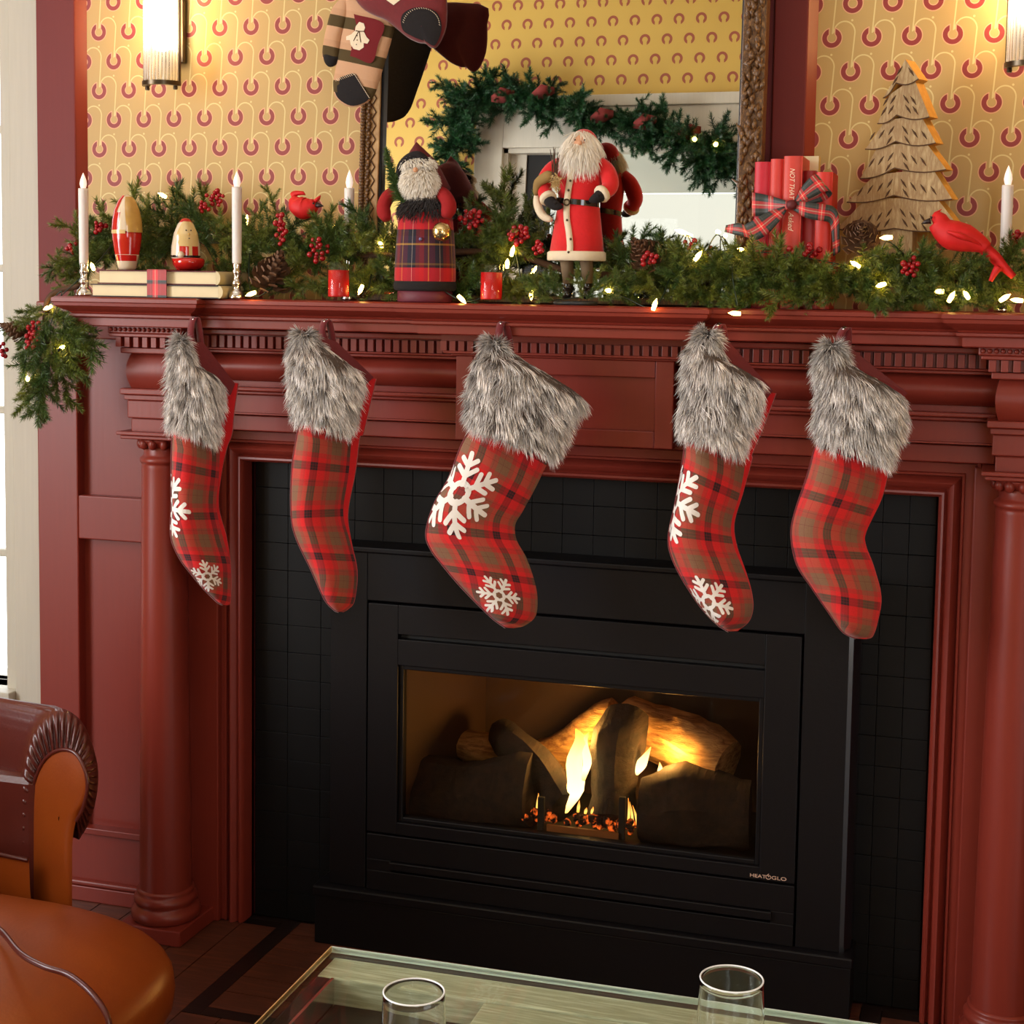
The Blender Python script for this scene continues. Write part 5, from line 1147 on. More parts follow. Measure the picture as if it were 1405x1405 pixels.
    roots = (sl[i0, j0]*(1-b)+sl[i0, j1]*b)*(1-a)+(sl[i0+1, j0]*(1-b)+sl[i0+1, j1]*b)*a
    cen = sl.mean(1); outw = roots-(cen[i0]*(1-a)+cen[i0+1]*a); dn = sl[-1].mean(0)-sl[0].mean(0); dn = dn/np.linalg.norm(dn)
    outw /= np.linalg.norm(outw, axis=1)[:, None]+1e-9
    clump = rg.normal(0, .35, (60, 3))[(np.floor(fi*1.1).astype(int)*7+np.floor(fj*.7).astype(int)) % 60]
    upw = np.clip(1-fi/2.2, 0, 1)[:, None]
    dirs = outw*.55+dn[None]*(1.0-1.5*upw)+clump*.8
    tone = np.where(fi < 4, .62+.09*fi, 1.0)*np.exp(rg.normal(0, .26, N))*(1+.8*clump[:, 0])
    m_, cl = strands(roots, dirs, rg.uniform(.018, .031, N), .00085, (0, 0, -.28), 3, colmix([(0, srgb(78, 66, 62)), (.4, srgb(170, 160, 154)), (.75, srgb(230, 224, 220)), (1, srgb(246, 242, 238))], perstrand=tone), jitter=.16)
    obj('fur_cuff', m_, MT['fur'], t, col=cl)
    # hanging loop and inner lining behind the cuff
    hk = pl(*hook, .045); hk[1] = min(hk[1], 2.795)
    lw_ = .007; tl = pl(*loop, .03); dv = np.array([lw_, 0, 0])
    pth = smooth_line([tl, (tl*.45+hk*.55)+[-.004, -.010, 0], hk+[0, -.010, .004], hk+[.006, -.004, .006], (tl*.5+hk*.5)+[.010, .004, 0], tl+[.012, .01, -.01]], 22)
    obj('hanging_loop', MB().grid([[p-dv, p+dv] for p in pth]), MT['felt_dark_red'], t, smooth=True, solid=.0015)
    if lining:
        g = [pl(x, y, d) for x, y, d in lining]; obj('inner_lining', MB().add(g, [tuple(range(len(g)))]), MT['felt_dark_red'], t, solid=.002)
    hk2 = hk+[0, 0, .004]; y_ = hk2[1]-.006
    hm = MB().lathe([(.006, 0), (.006, .0015), (.003, .002), (.0022, .012), (.004, .014), (.001, .016)], (hk2[0], y_+.012, hk2[2]), 12, axis=(0, -1, 0))
    tag(obj('hook', hm, MT['silver'], None, smooth=True), 'small metal hook on mantel edge holding the '+label.split(' ', 1)[0]+' stocking', 'hook', 'stocking hooks on the mantel'); 
    return t
Q = math.radians
stocking('leftmost plaid stocking with grey fur cuff and half-hidden snowflakes beside left column',
    [(237, 515, 312, 526, 329), (238, 548, 309, 565, 323), (240, 578, 304, 596, 320), (237, 595, 302, 614, 313), (235.5, 636, 300.5, 650, 305), (235.5, 693, 297, 694, 301), (235, 736, 305.5, 736, 312), (247, 766, 315.5, 771, 317), (265, 790, 317, 800, 318), (283, 811, 316.5, 818, 317.5), (299, 826, 314, 829, 316), (306, 829.5, 311, 830.5, 312)],
    [((246, 464), (252, 467)), ((237, 482), (275, 503)), ((235, 500), (300, 519)), ((234, 530), (302, 548)), ((234, 560), (297, 584)), ((236, 580), (293, 601))], 2.752, .052,
    [(238, 692, .062, Q(8), -.022), (284, 790, .037, Q(76), 0)], (266, 478), (268, 441), 11, u0=.03, lining=[(262, 470, .02), (278, 470, .03), (322, 527, .03), (316, 542, .02), (262, 498, .0)])
stocking('second plaid stocking from the left, plain without snowflakes, with red side',
    [(404, 505, 504, 520, 518), (408, 540, 495, 562, 508), (412, 572, 486, 596, 500), (410, 585, 482.5, 601, 495), (401, 642, 478.5, 649, 489), (400, 706, 471, 703, 479), (407, 739, 480, 742, 483), (427, 781, 489.5, 784, 491), (445, 821, 486, 824, 487), (458, 836, 477, 836, 478), (465, 839.5, 470, 840, 471)],
    [((411, 457), (424, 459)), ((401, 474), (450, 478)), ((398, 493), (493, 512)), ((399, 520), (491, 538)), ((401, 545), (484, 568)), ((409, 570), (475, 588))], 2.765, .046,
    [], (447, 468), (450, 444), 12, u0=.012, lining=[(440, 462, .02), (462, 470, .03), (512, 518, .03), (500, 530, .02), (440, 480, .0)])
stocking('middle plaid stocking facing the viewer with two large white snowflakes',
    [(650, 572, 755, 628), (648, 584, 748, 642), (633, 612, 734, 671), (616, 656, 717, 702), (596, 692, 707, 720), (585, 730, 709, 741), (591, 753, 722, 765), (609, 777, 733, 796), (631, 803, 737.5, 821), (655, 828, 735, 845), (677, 849, 721, 858), (694, 861, 705, 862)],
    [((672, 466), (682, 470)), ((656, 488), (722, 496)), ((646, 510), (798, 543)), ((643, 535), (790, 560)), ((643, 560), (773, 595)), ((652, 580), (758, 625))], 2.762, .036,
    [(628, 677, .067, Q(18), 0), (683, 815, .042, Q(0), 0)], (690, 474), (690, 447), 13, u0=.05)
stocking('fourth plaid stocking from the left with half-hidden snowflakes and red side',
    [(945, 520, 1050, 540, 1067), (944, 556, 1036, 584, 1050), (943, 592, 1022, 622, 1034), (941.5, 600, 1023, 632, 1033), (936, 640, 1015.5, 676, 1021), (926.5, 692, 1003.5, 717, 1009), (917.5, 737, 1006, 747, 1012), (923, 767, 1018, 777, 1022), (940, 800, 1029, 807, 1031), (963, 834, 1033, 833, 1034), (984, 856, 1027, 853, 1028), (1000, 866.5, 1010, 866, 1012)],
    [((967, 455), (978, 458)), ((949, 470), (995, 492)), ((942, 490), (1038, 520)), ((940, 530), (1040, 550)), ((934, 570), (1023, 590)), ((942, 590), (1013, 617))], 2.752, .046,
    [(934, 690, .062, Q(10), -.022), (972, 826, .045, Q(76), 0)], (984, 470), (986, 450), 14, u0=.07, lining=[(975, 462, .02), (998, 468, .03), (1060, 536, .03), (1050, 550, .02), (978, 490, .0)])
stocking('rightmost plaid stocking with grey fur cuff, plain without snowflakes',
    [(1127, 600, 1214, 634, 1224), (1119, 614, 1212.5, 645, 1221), (1107, 655, 1204, 685, 1211), (1090, 706, 1186, 729, 1190), (1086, 737, 1186, 748, 1189), (1094, 775, 1198, 778, 1200), (1114, 806, 1208, 819, 1210), (1138, 841, 1203, 853, 1205), (1156, 866, 1197, 873, 1198), (1174, 876, 1188, 877, 1189)],
    [((1136, 472), (1149, 475)), ((1122, 492), (1172, 503)), ((1123, 512), (1228, 535)), ((1125, 545), (1238, 563)), ((1122, 575), (1228, 600)), ((1129, 597), (1214, 632))], 2.748, .044,
    [], (1152, 476), (1158, 455), 15, u0=.0, lining=[(1145, 474, .02), (1166, 478, .03), (1245, 540, .03), (1232, 552, .02), (1148, 492, .0)])
hl = ['small metal hook on mantel edge at the leftmost stocking', 'small metal hook on mantel edge at second stocking from the left', 'small metal hook on mantel edge at the middle stocking', 'small metal hook on mantel edge at fourth stocking from the left', 'small metal hook on mantel edge at the rightmost stocking']
for o, l in zip([o for o in COL.objects if o.name.startswith('hook')], hl): o['label'] = l

# ---------------------------------------------------------------- pine garland
def sprig_mesh(L, nb, nl, seed, spread=.85):
    rg = np.random.default_rng(seed); bend = rg.uniform(-.14, .14, 2); tw = MB()
    axis = lambda t: np.stack([bend[0]*L*t*t, bend[1]*L*t*t, L*t], -1)
    tw.tube([axis(np.array(t)) for t in (0, .33, .66, 1.)], [.0018, .0016, .0013, .0007], 5)
    segs = [(axis(np.linspace(.02, 1, 230)), 1.0)]; rt = 0
    for k in range(nb):
        t0 = .08+.72*k/max(1, nb-1); a = k*2.4+rg.uniform(-.5, .5); ln = L*(.50-.26*t0)*rg.uniform(.8, 1.2); s = np.linspace(.05, 1, 95)[:, None]
        d = np.array([math.cos(a)*.78, math.sin(a)*.78, .62]); q = axis(np.array(t0))[None]+d[None]*ln*s+np.array([0, 0, .18*ln])[None]*s*s
        segs.append((q, .86)); tw.tube([q[0], q[45], q[-1]], [.0012, .0010, .0006], 4)
    Ps, Ds, Ls = [], [], []
    for q, sc in segs:
        tg = np.gradient(q, axis=0); tg /= np.linalg.norm(tg, axis=1)[:, None]; n = len(q); r = rg.normal(0, 1, (n, 3)); r -= (r*tg).sum(1)[:, None]*tg; r /= np.linalg.norm(r, axis=1)[:, None]
        tt = np.linspace(0, 1, n)[:, None]; Ps.append(q); Ds.append(r*spread+tg*(.62+.75*tt**3)); Ls.append(nl*sc*rg.uniform(.7, 1.1, n)*(1-.3*tt[:, 0]))
    P_, D_, N_ = np.concatenate(Ps), np.concatenate(Ds), np.concatenate(Ls); tone = np.clip(rg.normal(1, .26, len(P_)), .4, 1.8)
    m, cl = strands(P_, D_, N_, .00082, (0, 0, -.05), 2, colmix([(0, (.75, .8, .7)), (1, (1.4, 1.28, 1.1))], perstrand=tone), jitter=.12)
    k = len(m.v); m.add(tw.v, tw.f)
    return m, np.concatenate([cl, np.tile([.8, .5, .35, 1], (len(m.v)-k, 1))])
SPR = []
for i, (L, nb, nl) in enumerate(((.12, 4, .025), (.10, 6, .025), (.13, 7, .027), (.09, 5, .024))):
    m_, cl = sprig_mesh(L, nb, nl, 50+i); me = mesh_of('sprig', m_.v, m_.f); a = me.color_attributes.new('Col', 'FLOAT_COLOR', 'POINT'); a.data.foreach_set('color', cl.astype(np.float32).ravel()); SPR.append(me)
def put_sprig(parent, p, d, scale, mat, k=None, twist=None):
    me = SPR[k if k is not None else RNG.integers(0, 4)]
    if mat != 'needle': me = DARK[SPR.index(me)]
    o = bpy.data.objects.new('sprig', me); COL.objects.link(o)
    if not me.materials: me.materials.append(MT[mat])
    o.parent = parent; q = Vector((0, 0, 1)).rotation_difference(Vector(unit(d)))
    o.matrix_local = Matrix.Translation(Vector(np.array(p)-org(parent))) @ q.to_matrix().to_4x4() @ Matrix.Rotation(twist if twist is not None else RNG.uniform(0, 6.28), 4, 'Z') @ Matrix.Scale(scale, 4)
    ORG[o.name] = org(parent); return o
DARK = [m.copy() for m in SPR]
gar = thing('pine_garland', 'green pine garland lying along the mantel shelf and hanging over its left end', 'garland', (-.8, 2.9, zt))
# spine: (px, py, Y) along the shelf
SP = [(112, 365, 2.93), (150, 345, 2.94), (220, 335, 2.945), (290, 330, 2.945), (360, 340, 2.92), (430, 345, 2.90), (500, 350, 2.885), (570, 350, 2.885), (640, 345, 2.885), (710, 350, 2.88), (780, 372, 2.885), (850, 378, 2.87), (920, 382, 2.855), (990, 385, 2.85), (1060, 392, 2.845), (1130, 392, 2.845), (1200, 390, 2.85), (1270, 390, 2.855), (1340, 388, 2.86), (1420, 388, 2.86)]
sp = smooth_line([at(*q) for q in SP], 120)
obj('garland_rope', MB().tube(sp, .007, 6), MT['twig'], gar, smooth=True)
FIGS = [(at(583, 405, 2.832), .075, .060), (at(790, 408, 2.835), .070, .060)]
def clear(p, d, L):
    for q in np.linspace(.1, 1.1, 6):
        e = p+d*L*q
        for c_, a_, b_ in FIGS:
            if ((e[0]-c_[0])/a_)**2+((e[1]-c_[1])/b_)**2 < 1: return False
    return True
for i in range(236):
    s = (i+RNG.uniform(0, 1))/236*(len(sp)-1.01); j = int(s); p = sp[j]+(sp[j+1]-sp[j])*(s-j); tg = unit(sp[j+1]-sp[j]); px = 112+1308*s/119
    right = px > 840; mid = 340 < px <= 840
    up = RNG.uniform(-.35, .75) if right else RNG.uniform(-.45, 1.0)
    d = tg*RNG.choice([-1, 1])*RNG.uniform(.35, 1.0)+np.array([0, -1, 0])*RNG.uniform(-.25, 1.0)*(1.0 if right else .55)+np.array([0, 0, up])
    p2_ = p+[0, RNG.uniform(-.02, .015), RNG.uniform(-.022, .030 if right else .022)]; d = unit(d); sc = RNG.uniform(.62, .9) if right else RNG.uniform(.6, .9)
    e = p2_+d*.12*sc
    if e[2] < zt+.008: d[2] += (zt+.012-e[2])/(.12*sc); d = unit(d)
    e = p2_+d*.12*sc
    if e[1] > 3.0: d[1] -= .5; d = unit(d)
    if not right and e[1] < 2.80: d[1] *= .3; d = unit(d)
    if e[1] < 2.745: d[1] *= .55; d = unit(d)
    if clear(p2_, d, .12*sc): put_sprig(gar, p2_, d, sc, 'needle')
for i in range(40):
    s = (len(sp)-2)*((.42+.58*(i+RNG.uniform(0, 1))/40)); j = int(s); p = sp[j]*[1, 1, 0]+[0, -.015, zt+.022]; d = unit((RNG.uniform(-1, 1), RNG.uniform(-.9, -.25), RNG.uniform(-.12, .25)))
    sc = RNG.uniform(.5, .72); e = p+d*.12*sc
    if e[1] < 2.755: d = unit(d*[1, .4, 1])
    if clear(p, d, .12*sc): put_sprig(gar, p, d, sc, 'needle')
for i in range(26):
    s = (len(sp)-2)*(.08+.36*(i+RNG.uniform(0, 1))/26); j = int(s); p = sp[j]*[1, 1, 0]+[0, -.02, zt+.026]; d = unit((RNG.choice([-1, 1])*RNG.uniform(.5, 1), RNG.uniform(-.5, .1), RNG.uniform(-.1, .5)))
    put_sprig(gar, p, d, RNG.uniform(.65, .9), 'needle')
# named upright tips that stand clear of the rest (base px, tip px)
for bx, by, tx, ty, Y, s in ((205, 330, 172, 262, 2.95, .9), (245, 320, 238, 252, 2.955, .85), (215, 310, 195, 268, 2.95, .7), (262, 330, 290, 262, 2.955, .9), (380, 300, 372, 256, 2.94, .8), (360, 330, 352, 280, 2.93, .8), (455, 320, 452, 284, 2.93, .7), (690, 320, 672, 252, 2.90, 1.0), (700, 320, 684, 240, 2.905, .95), (722, 320, 728, 262, 2.90, .85), (745, 330, 752, 285, 2.89, .8), (640, 320, 646, 268, 2.91, .8), (84, 385, 74, 345, 2.90, .75), (100, 395, 72, 392, 2.88, .7), (118, 370, 92, 400, 2.87, .8), (110, 340, 130, 300, 2.93, .8), (765, 400, 752, 370, 2.80, .6), (800, 395, 790, 362, 2.795, .62), (815, 400, 822, 366, 2.795, .62), (1240, 415, 1225, 372, 2.79, .7), (700, 400, 735, 385, 2.80, .7)):
    a, b = at(bx, by, Y), at(tx, ty, Y); put_sprig(gar, a, b-a, np.linalg.norm(b-a)/.12*1.05, 'needle', 0)
for bx, by, tx, ty, Y, s in ((772, 411, 744, 374, 2.778, .46), (800, 411, 783, 366, 2.776, .45), (804, 411, 832, 370, 2.778, .46), (832, 408, 856, 372, 2.785, .5), (745, 406, 722, 376, 2.79, .5), (848, 400, 872, 366, 2.80, .5), (820, 412, 846, 402, 2.775, .42), (760, 412, 735, 404, 2.776, .42),
      (770, 395, 742, 340, 2.915, .8), (800, 395, 815, 345, 2.92, .75), (830, 395, 862, 350, 2.915, .8), (850, 390, 846, 332, 2.92, .75), (745, 390, 752, 335, 2.92, .75), (785, 400, 770, 355, 2.925, .7), (870, 392, 905, 362, 2.90, .8), (815, 402, 840, 372, 2.92, .7), (735, 400, 770, 380, 2.91, .7)):
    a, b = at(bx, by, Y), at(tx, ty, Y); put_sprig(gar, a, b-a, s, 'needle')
gar2 = thing('pine_garland', 'green pine garland end hanging down over the left end of mantel', 'garland', at(66, 450, 2.82))
gar['label'] = 'green pine garland lying along the top of the mantel shelf'
# the tail hanging over the left end of the shelf
tail_sp = smooth_line([at(110, 392, 2.84), at(70, 405, 2.82), at(62, 440, 2.82), at(66, 490, 2.83), at(60, 540, 2.84)], 30)
obj('garland_rope', MB().tube(tail_sp, .006, 6), MT['twig'], gar2, smooth=True)
for bx, by, tx, ty, s in ((62, 430, 25, 445, .9), (60, 440, 12, 478, 1), (66, 450, 110, 470, 1), (70, 460, 138, 500, 1), (70, 455, 132, 470, 1), (64, 470, 20, 520, 1), (66, 480, 60, 545, 1), (62, 520, 42, 592, 1), (60, 500, 58, 570, .9), (58, 510, 30, 560, .9), (85, 500, 92, 572, .8), (75, 480, 80, 545, .9), (72, 470, 105, 530, .9), (64, 440, 45, 500, 1), (66, 440, 85, 505, 1), (60, 425, 95, 440, .9), (70, 420, 120, 452, .9), (60, 420, 18, 432, .8), (75, 430, 132, 490, 1), (70, 460, 118, 515, 1), (60, 470, 38, 530, 1), (68, 430, 60, 470, 1), (62, 450, 30, 500, 1), (80, 450, 100, 500, 1), (55, 520, 25, 575, .8), (62, 480, 92, 520, .9), (90, 440, 128, 478, .9), (50, 450, 5, 455, .8), (60, 490, 70, 540, .9), (46, 470, 16, 500, .8)):
    Y = 2.82+RNG.uniform(-.03, .03); a, b = at(bx, by, Y), at(tx, ty, Y-.01); put_sprig(gar2, a, b-a, np.linalg.norm(b-a)/.12*1.02, 'needle')
# ---- light string
bulbs = [(85, 477, 2.79), (38, 520, 2.80), (127, 366, 2.83), (66, 422, 2.80), (223, 268, 2.94), (345, 403, 2.79), (338, 303, 2.93), (312, 385, 2.85), (495, 397, 2.81), (523, 336, 2.88), (633, 410, 2.775), (703, 345, 2.81), (696, 362, 2.83), (729, 405, 2.785), (836, 399, 2.785), (898, 419, 2.755), (957, 352, 2.80), (1015, 343, 2.80), (1009, 430, 2.752), (1217, 326, 2.80), (1174, 363, 2.80), (1209, 391, 2.80), (1305, 408, 2.79), (1326, 405, 2.80), (1378, 409, 2.80), (1396, 412, 2.82), (985, 318, 2.88), (935, 318, 2.89), (1290, 400, 2.84), (460, 312, 2.94)]
lig = thing('fairy_lights', 'string of warm yellow fairy lights woven through the mantel garland', 'fairy lights', (-.8, 2.85, zt))
order = sorted(bulbs[4:]); wl = [at(*bulbs[1]), at(*bulbs[0]), at(*bulbs[3]), at(*bulbs[2])]+[at(x, y, Y)+[0, .02, -.006] for x, y, Y in order]
for q in wl: q[2] = max(q[2], zt+.004) if q[0] > -1.83 else q[2]
obj('green_wire', MB().tube(smooth_line(wl, 260), .0012, 5), flat('dark_green_wire', srgb(24, 40, 24), .5), lig, smooth=True)
b0 = None
for k, (x, y, Y) in enumerate(bulbs):
    p = at(x, y, Y); d = Vector(unit(RNG.normal(0, 1, 3)+[0, -.6, .2])); R_ = Matrix.Translation(Vector(p-org(lig))) @ Vector((0, 0, 1)).rotation_difference(d).to_matrix().to_4x4()
    if b0 is None:
        mb = MB().lathe([(.0034, -.009), (.0042, 0), (.0038, .005), (.0002, .013)], (0, 0, 0), 8); mb.v = [tuple(np.array(v)+org(lig)) for v in mb.v]; b0 = obj('bulb', mb, MT['led'], lig, smooth=True); o = b0
        s0 = MB().lathe([(.0032, -.016), (.0034, -.006), (.0026, -.004)], (0, 0, 0), 8); s0.v = [tuple(np.array(v)+org(lig)) for v in s0.v]; b0.matrix_local = R_
        soc = obj('socket', s0, MT['gap'], lig, smooth=True); soc.matrix_local = R_
    else: o = inst(b0, 'bulb', lig, R_); inst(soc, 'socket', lig, R_)
    point('bulb_glow', p+np.array(d)*.004+[0, -.004, .004], .28, (1, .58, .09), .005, lig)

# ---------------------------------------------------------------- pine cones
sc_src = None
def cone(px, py, Y, size, axis, label):
    global sc_src
    c = at(px, py, Y); t = thing('pine_cone', label, 'pine cone', c, 'pine cones in the garland'); ax = Vector(unit(axis)); Rb = Vector((0, 0, 1)).rotation_difference(ax).to_matrix().to_4x4()
    obj('core', MB().lathe([(.06*size, -.5*size), (.17*size, -.2*size), (.13*size, .2*size), (.03*size, .5*size)], c, 10, axis=tuple(ax)), MT['cone'], t, smooth=True)
    if sc_src is None:
        g = [[(x*(.25+.75*math.sin(min(1, s*1.05)*math.pi*.62)), s, .16*s*s-.10*x*x*4*s+dz) for x in (-.26, 0, .26)] for s, dz in ((0, 0), (.35, 0), (.7, .02), (.92, .08), (1.0, .14))]
        g = np.array(g); m_ = MB().grid(np.concatenate([g, g[::-1]-[0, 0, .07]]), cu=True); sc_src = mesh_of('scale', m_.v, m_.f); sc_src.materials.append(MT['cone'])
    n = 58
    for i in range(n):
        q = i/(n-1); z = (-.48+.98*q)*size; r = .09*size*(1-.7*q); a = i*2.39996; L = size*(.46-.26*q)*(.75+.25*math.sin(math.pi*min(1, q+.3)))
        M_ = Rb @ Matrix.Rotation(a, 4, 'Z') @ Matrix.Translation((0, r, z)) @ Matrix.Rotation(.15+.95*q, 4, 'X') @ Matrix.Scale(L, 4)
        o = bpy.data.objects.new('scale', sc_src); COL.objects.link(o); o.parent = t; o.matrix_local = M_; ORG[o.name] = c
cone(376, 372, 2.835, .086, (.5, -.5, .7), 'brown pine cone in the garland right of the second candle')
cone(884, 347, 2.82, .072, (-.3, -.8, .5), 'brown pine cone with red berries right of the red-coated figurine')
cone(1181, 322, 2.80, .070, (.1, -.9, .35), 'brown pine cone between the bow-tied books and the wooden tree')
cone(19, 452, 2.82, .050, (-.7, -.4, .3), 'small pine cone at the far left end of the hanging garland')
cone(700, 322, 2.87, .030, (0, -.8, .4), 'small dark pine cone among berries between the two figurines')

# ---------------------------------------------------------------- berry sprays
bsrc = None
def berries(px, py, Y, n, rx, ry, label, r=.0052):
    global bsrc
    c = at(px, py, Y); t = thing('berry_spray', label, 'berries', c, 'berry sprays in the garland'); k = Y/FPX; pts = []
    for i in range(n):
        a = i*2.4; q = math.sqrt((i+.5)/n); pts.append(np.array([rx*k*q*math.cos(a), RNG.uniform(-.010, .010), ry*k*q*math.sin(a)]))
    st = MB()
    for p in pts: st.tube([c+[0, .008, -.010], c+p*.5+[0, .006, 0], c+p], .0007, 4)
    obj('stems', st, MT['twig'], t, kind='stuff')
    if bsrc is None:
        m_ = MB().ball((0, 0, 0), .0052, 10, 7); bsrc = mesh_of('berry', m_.v, m_.f); bsrc.materials.append(MT['berry']); bsrc.shade_smooth()
    for p in pts:
        o = bpy.data.objects.new('berry', bsrc); COL.objects.link(o); o.parent = t; o.matrix_local = Matrix.Translation(Vector(p)) @ Matrix.Scale(r/.0052*RNG.uniform(.8, 1.15), 4); ORG[o.name] = c
for a in ((386, 313, 2.835, 16, 9, 24, 'red berry spray hanging over the pine cone beside the second candle'), (437, 342, 2.83, 16, 17, 18, 'red berry spray above the left red glass candle'), (296, 272, 2.93, 12, 14, 12, 'red berry spray high behind the second candle'), (281, 284, 2.92, 8, 10, 8, 'red berry spray just above the small egg figurine'),
          (136, 312, 2.90, 9, 8, 9, 'red berry spray between the first candle and the tall egg figurine'), (98, 340, 2.90, 6, 6, 10, 'red berry spray on the red board left of first candle'), (45, 462, 2.785, 26, 13, 26, 'large red berry spray on the hanging end of garland'), (4, 480, 2.83, 6, 5, 16, 'orange-red berry spray at the left edge of picture'),
          (648, 300, 2.84, 18, 17, 14, 'red berry spray right of the gnome figurine'), (712, 322, 2.83, 18, 16, 14, 'red berry spray left of the red-coated figurine near a bright bulb'), (738, 340, 2.825, 8, 9, 9, 'red berry spray at the hem of the red-coated figurine'), (890, 355, 2.79, 9, 14, 9, 'glossy red berries in front of the pine cone'), (945, 335, 2.83, 4, 12, 7, 'few red berries right of the pine cone near the mirror'),
          (1250, 366, 2.785, 13, 12, 13, 'red berry spray in greenery below the wooden tree'), (1398, 327, 2.87, 10, 10, 10, 'red berry spray at right edge beside the candle'), (1104, 345, 2.83, 12, 24, 9, 'dark red berry spray at the foot of bow-tied books'), (462, 322, 2.90, 5, 14, 10, 'few red berries at the foot of the shaded candle')):
    berries(*a)

# ---------------------------------------------------------------- garland over the opposite window (seen in the mirror)
g2 = thing('fir_garland', 'dark green fir garland draped over the opposite window, seen in the mirror', 'garland', mir(800, 150, YB+.09))
SP2 = [(622, 300), (620, 240), (624, 190), (640, 150), (668, 128), (720, 134), (770, 140), (820, 158), (880, 172), (930, 188), (960, 205), (985, 215), (1030, 228)]
s2 = smooth_line([mir(x, y, YB+.10) for x, y in SP2], 90); obj('garland_rope', MB().tube(s2, .01, 6), MT['twig'], g2, smooth=True)
for i in range(220):
    q = (i+RNG.uniform(0, 1))/220*(len(s2)-1.01); j = int(q); p = s2[j]; tg = unit(s2[j+1]-s2[j])
    d = tg*RNG.uniform(-1, 1)+RNG.normal(0, .55, 3)+[0, .2, -.15]; d[1] = abs(d[1])*.7; put_sprig(g2, p+RNG.normal(0, .012, 3), d, RNG.uniform(1.0, 1.5), 'needle_dark')
RBL = ['first', 'second', 'third', 'fourth', 'fifth']
for x, y in ((690, 132), (745, 128), (826, 160), (885, 168), (946, 182)):
    a, b = mir(x-16, y+4, YB+.16), mir(x+16, y-4, YB+.16); w = np.array([0, .01, .03])
    tag(obj('red_bow_ribbon', MB().grid([[a-w*.4, a+w*.4], [(a+b)/2-w, (a+b)/2+w+[0, .03, 0]], [b-w*.4, b+w*.4]]), flat('dull_red_bow', srgb(120, 40, 36), .9), None, smooth=True, solid=.003), RBL.pop(0)+' from left of the dull red ribbons on the mirrored garland', 'ribbon', 'ribbons on the mirrored garland')
for x, y in ((982, 198), (953, 191)):
    tag(obj('light_bulb', MB().ball(mir(x, y, YB+.2), .010, 8, 6), MT['led'], None, smooth=True), ('right' if x > 970 else 'left')+' one of two warm bulbs on the fir garland seen in mirror', 'light bulb', 'bulbs on the mirrored garland')
# ---------------------------------------------------------------- glass-topped table and tumblers
em = Mat('polished_glass_edge'); em.color((.80, .90, .82)).set(rough=.25, metal=.35); MT['edge'] = em.m; em = Mat('amber_glass_edge'); em.color((.85, .50, .20)).set(rough=.3, metal=.3); MT['edge_amber'] = em.m  # amber strip paints the chair's reflection along the left edge
TZ = .45
c0 = at_z(455, 1298, TZ); c1 = at_z(1100, 1390, TZ); ux = unit((c1-c0)*[1, 1, 0]); uy = np.array([-ux[1], ux[0], 0])*-1
TL, TWd = 1.25, .75
def tpt(a, b, z): p = c0+ux*a+uy*b; return np.array([p[0], p[1], z])
tab = thing('coffee_table', 'weathered oak coffee table with a glass top in the foreground', 'table', tpt(TL/2, TWd/2, 0))
def tb(nm, a0, a1, b0, b1, z0, z1, mat, bev=.003): return obj(nm, MB().prism([tpt(a0, b0, z0), tpt(a1, b0, z0), tpt(a1, b1, z0), tpt(a0, b1, z0)], (0, 0, z1-z0)), MT[mat], tab, bevel=bev)
tb('glass_top', 0, TL, 0, TWd, TZ-.010, TZ, 'table_glass', .003)
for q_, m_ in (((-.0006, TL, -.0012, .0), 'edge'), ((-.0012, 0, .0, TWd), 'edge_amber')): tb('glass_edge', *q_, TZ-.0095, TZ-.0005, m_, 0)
rz0, rz1 = TZ-.052, TZ-.0115; rw = .062
tb('rail', .008, TL-.008, .008, .008+rw, rz0, rz1, 'table_wood'); tb('rail', .008, TL-.008, TWd-.008-rw, TWd-.008, rz0, rz1, 'table_wood')
tb('side_rail', .008, .008+.022, .009+rw, TWd-.009-rw, rz0, rz1, 'floor_dark'); tb('inner_fillet', .030, .034, .009+rw, TWd-.009-rw, rz0, rz1, 'silver', 0); tb('rail', TL-.07, TL-.008, .009+rw, TWd-.009-rw, rz0, rz1, 'table_wood')
k = 0; b = .010+rw
while b < TWd-.010-rw-.01:
    e = min(b+.1135, TWd-.010-rw); tb('board', .25, TL-.072, b, e-.0012, rz1-.014, rz1-.002, 'table_wood', .0015); b = e
tb('panel', .035, .249, .010+rw, TWd-.010-rw, rz0-.002, rz0+.004, 'floor_dark', .001)  # dark end panel paints the part of the top without window glare
for a in (.012, TL-.072):
    for b in (.012, TWd-.072): tb('leg', a, a+.06, b, b+.06, 0, rz0, 'table_wood')
rimm = flat('bright_polished_rim', (.92, .94, .97), .15, .02, 30, spec=.8)  # white ring colour paints the bright glint along the glass rims
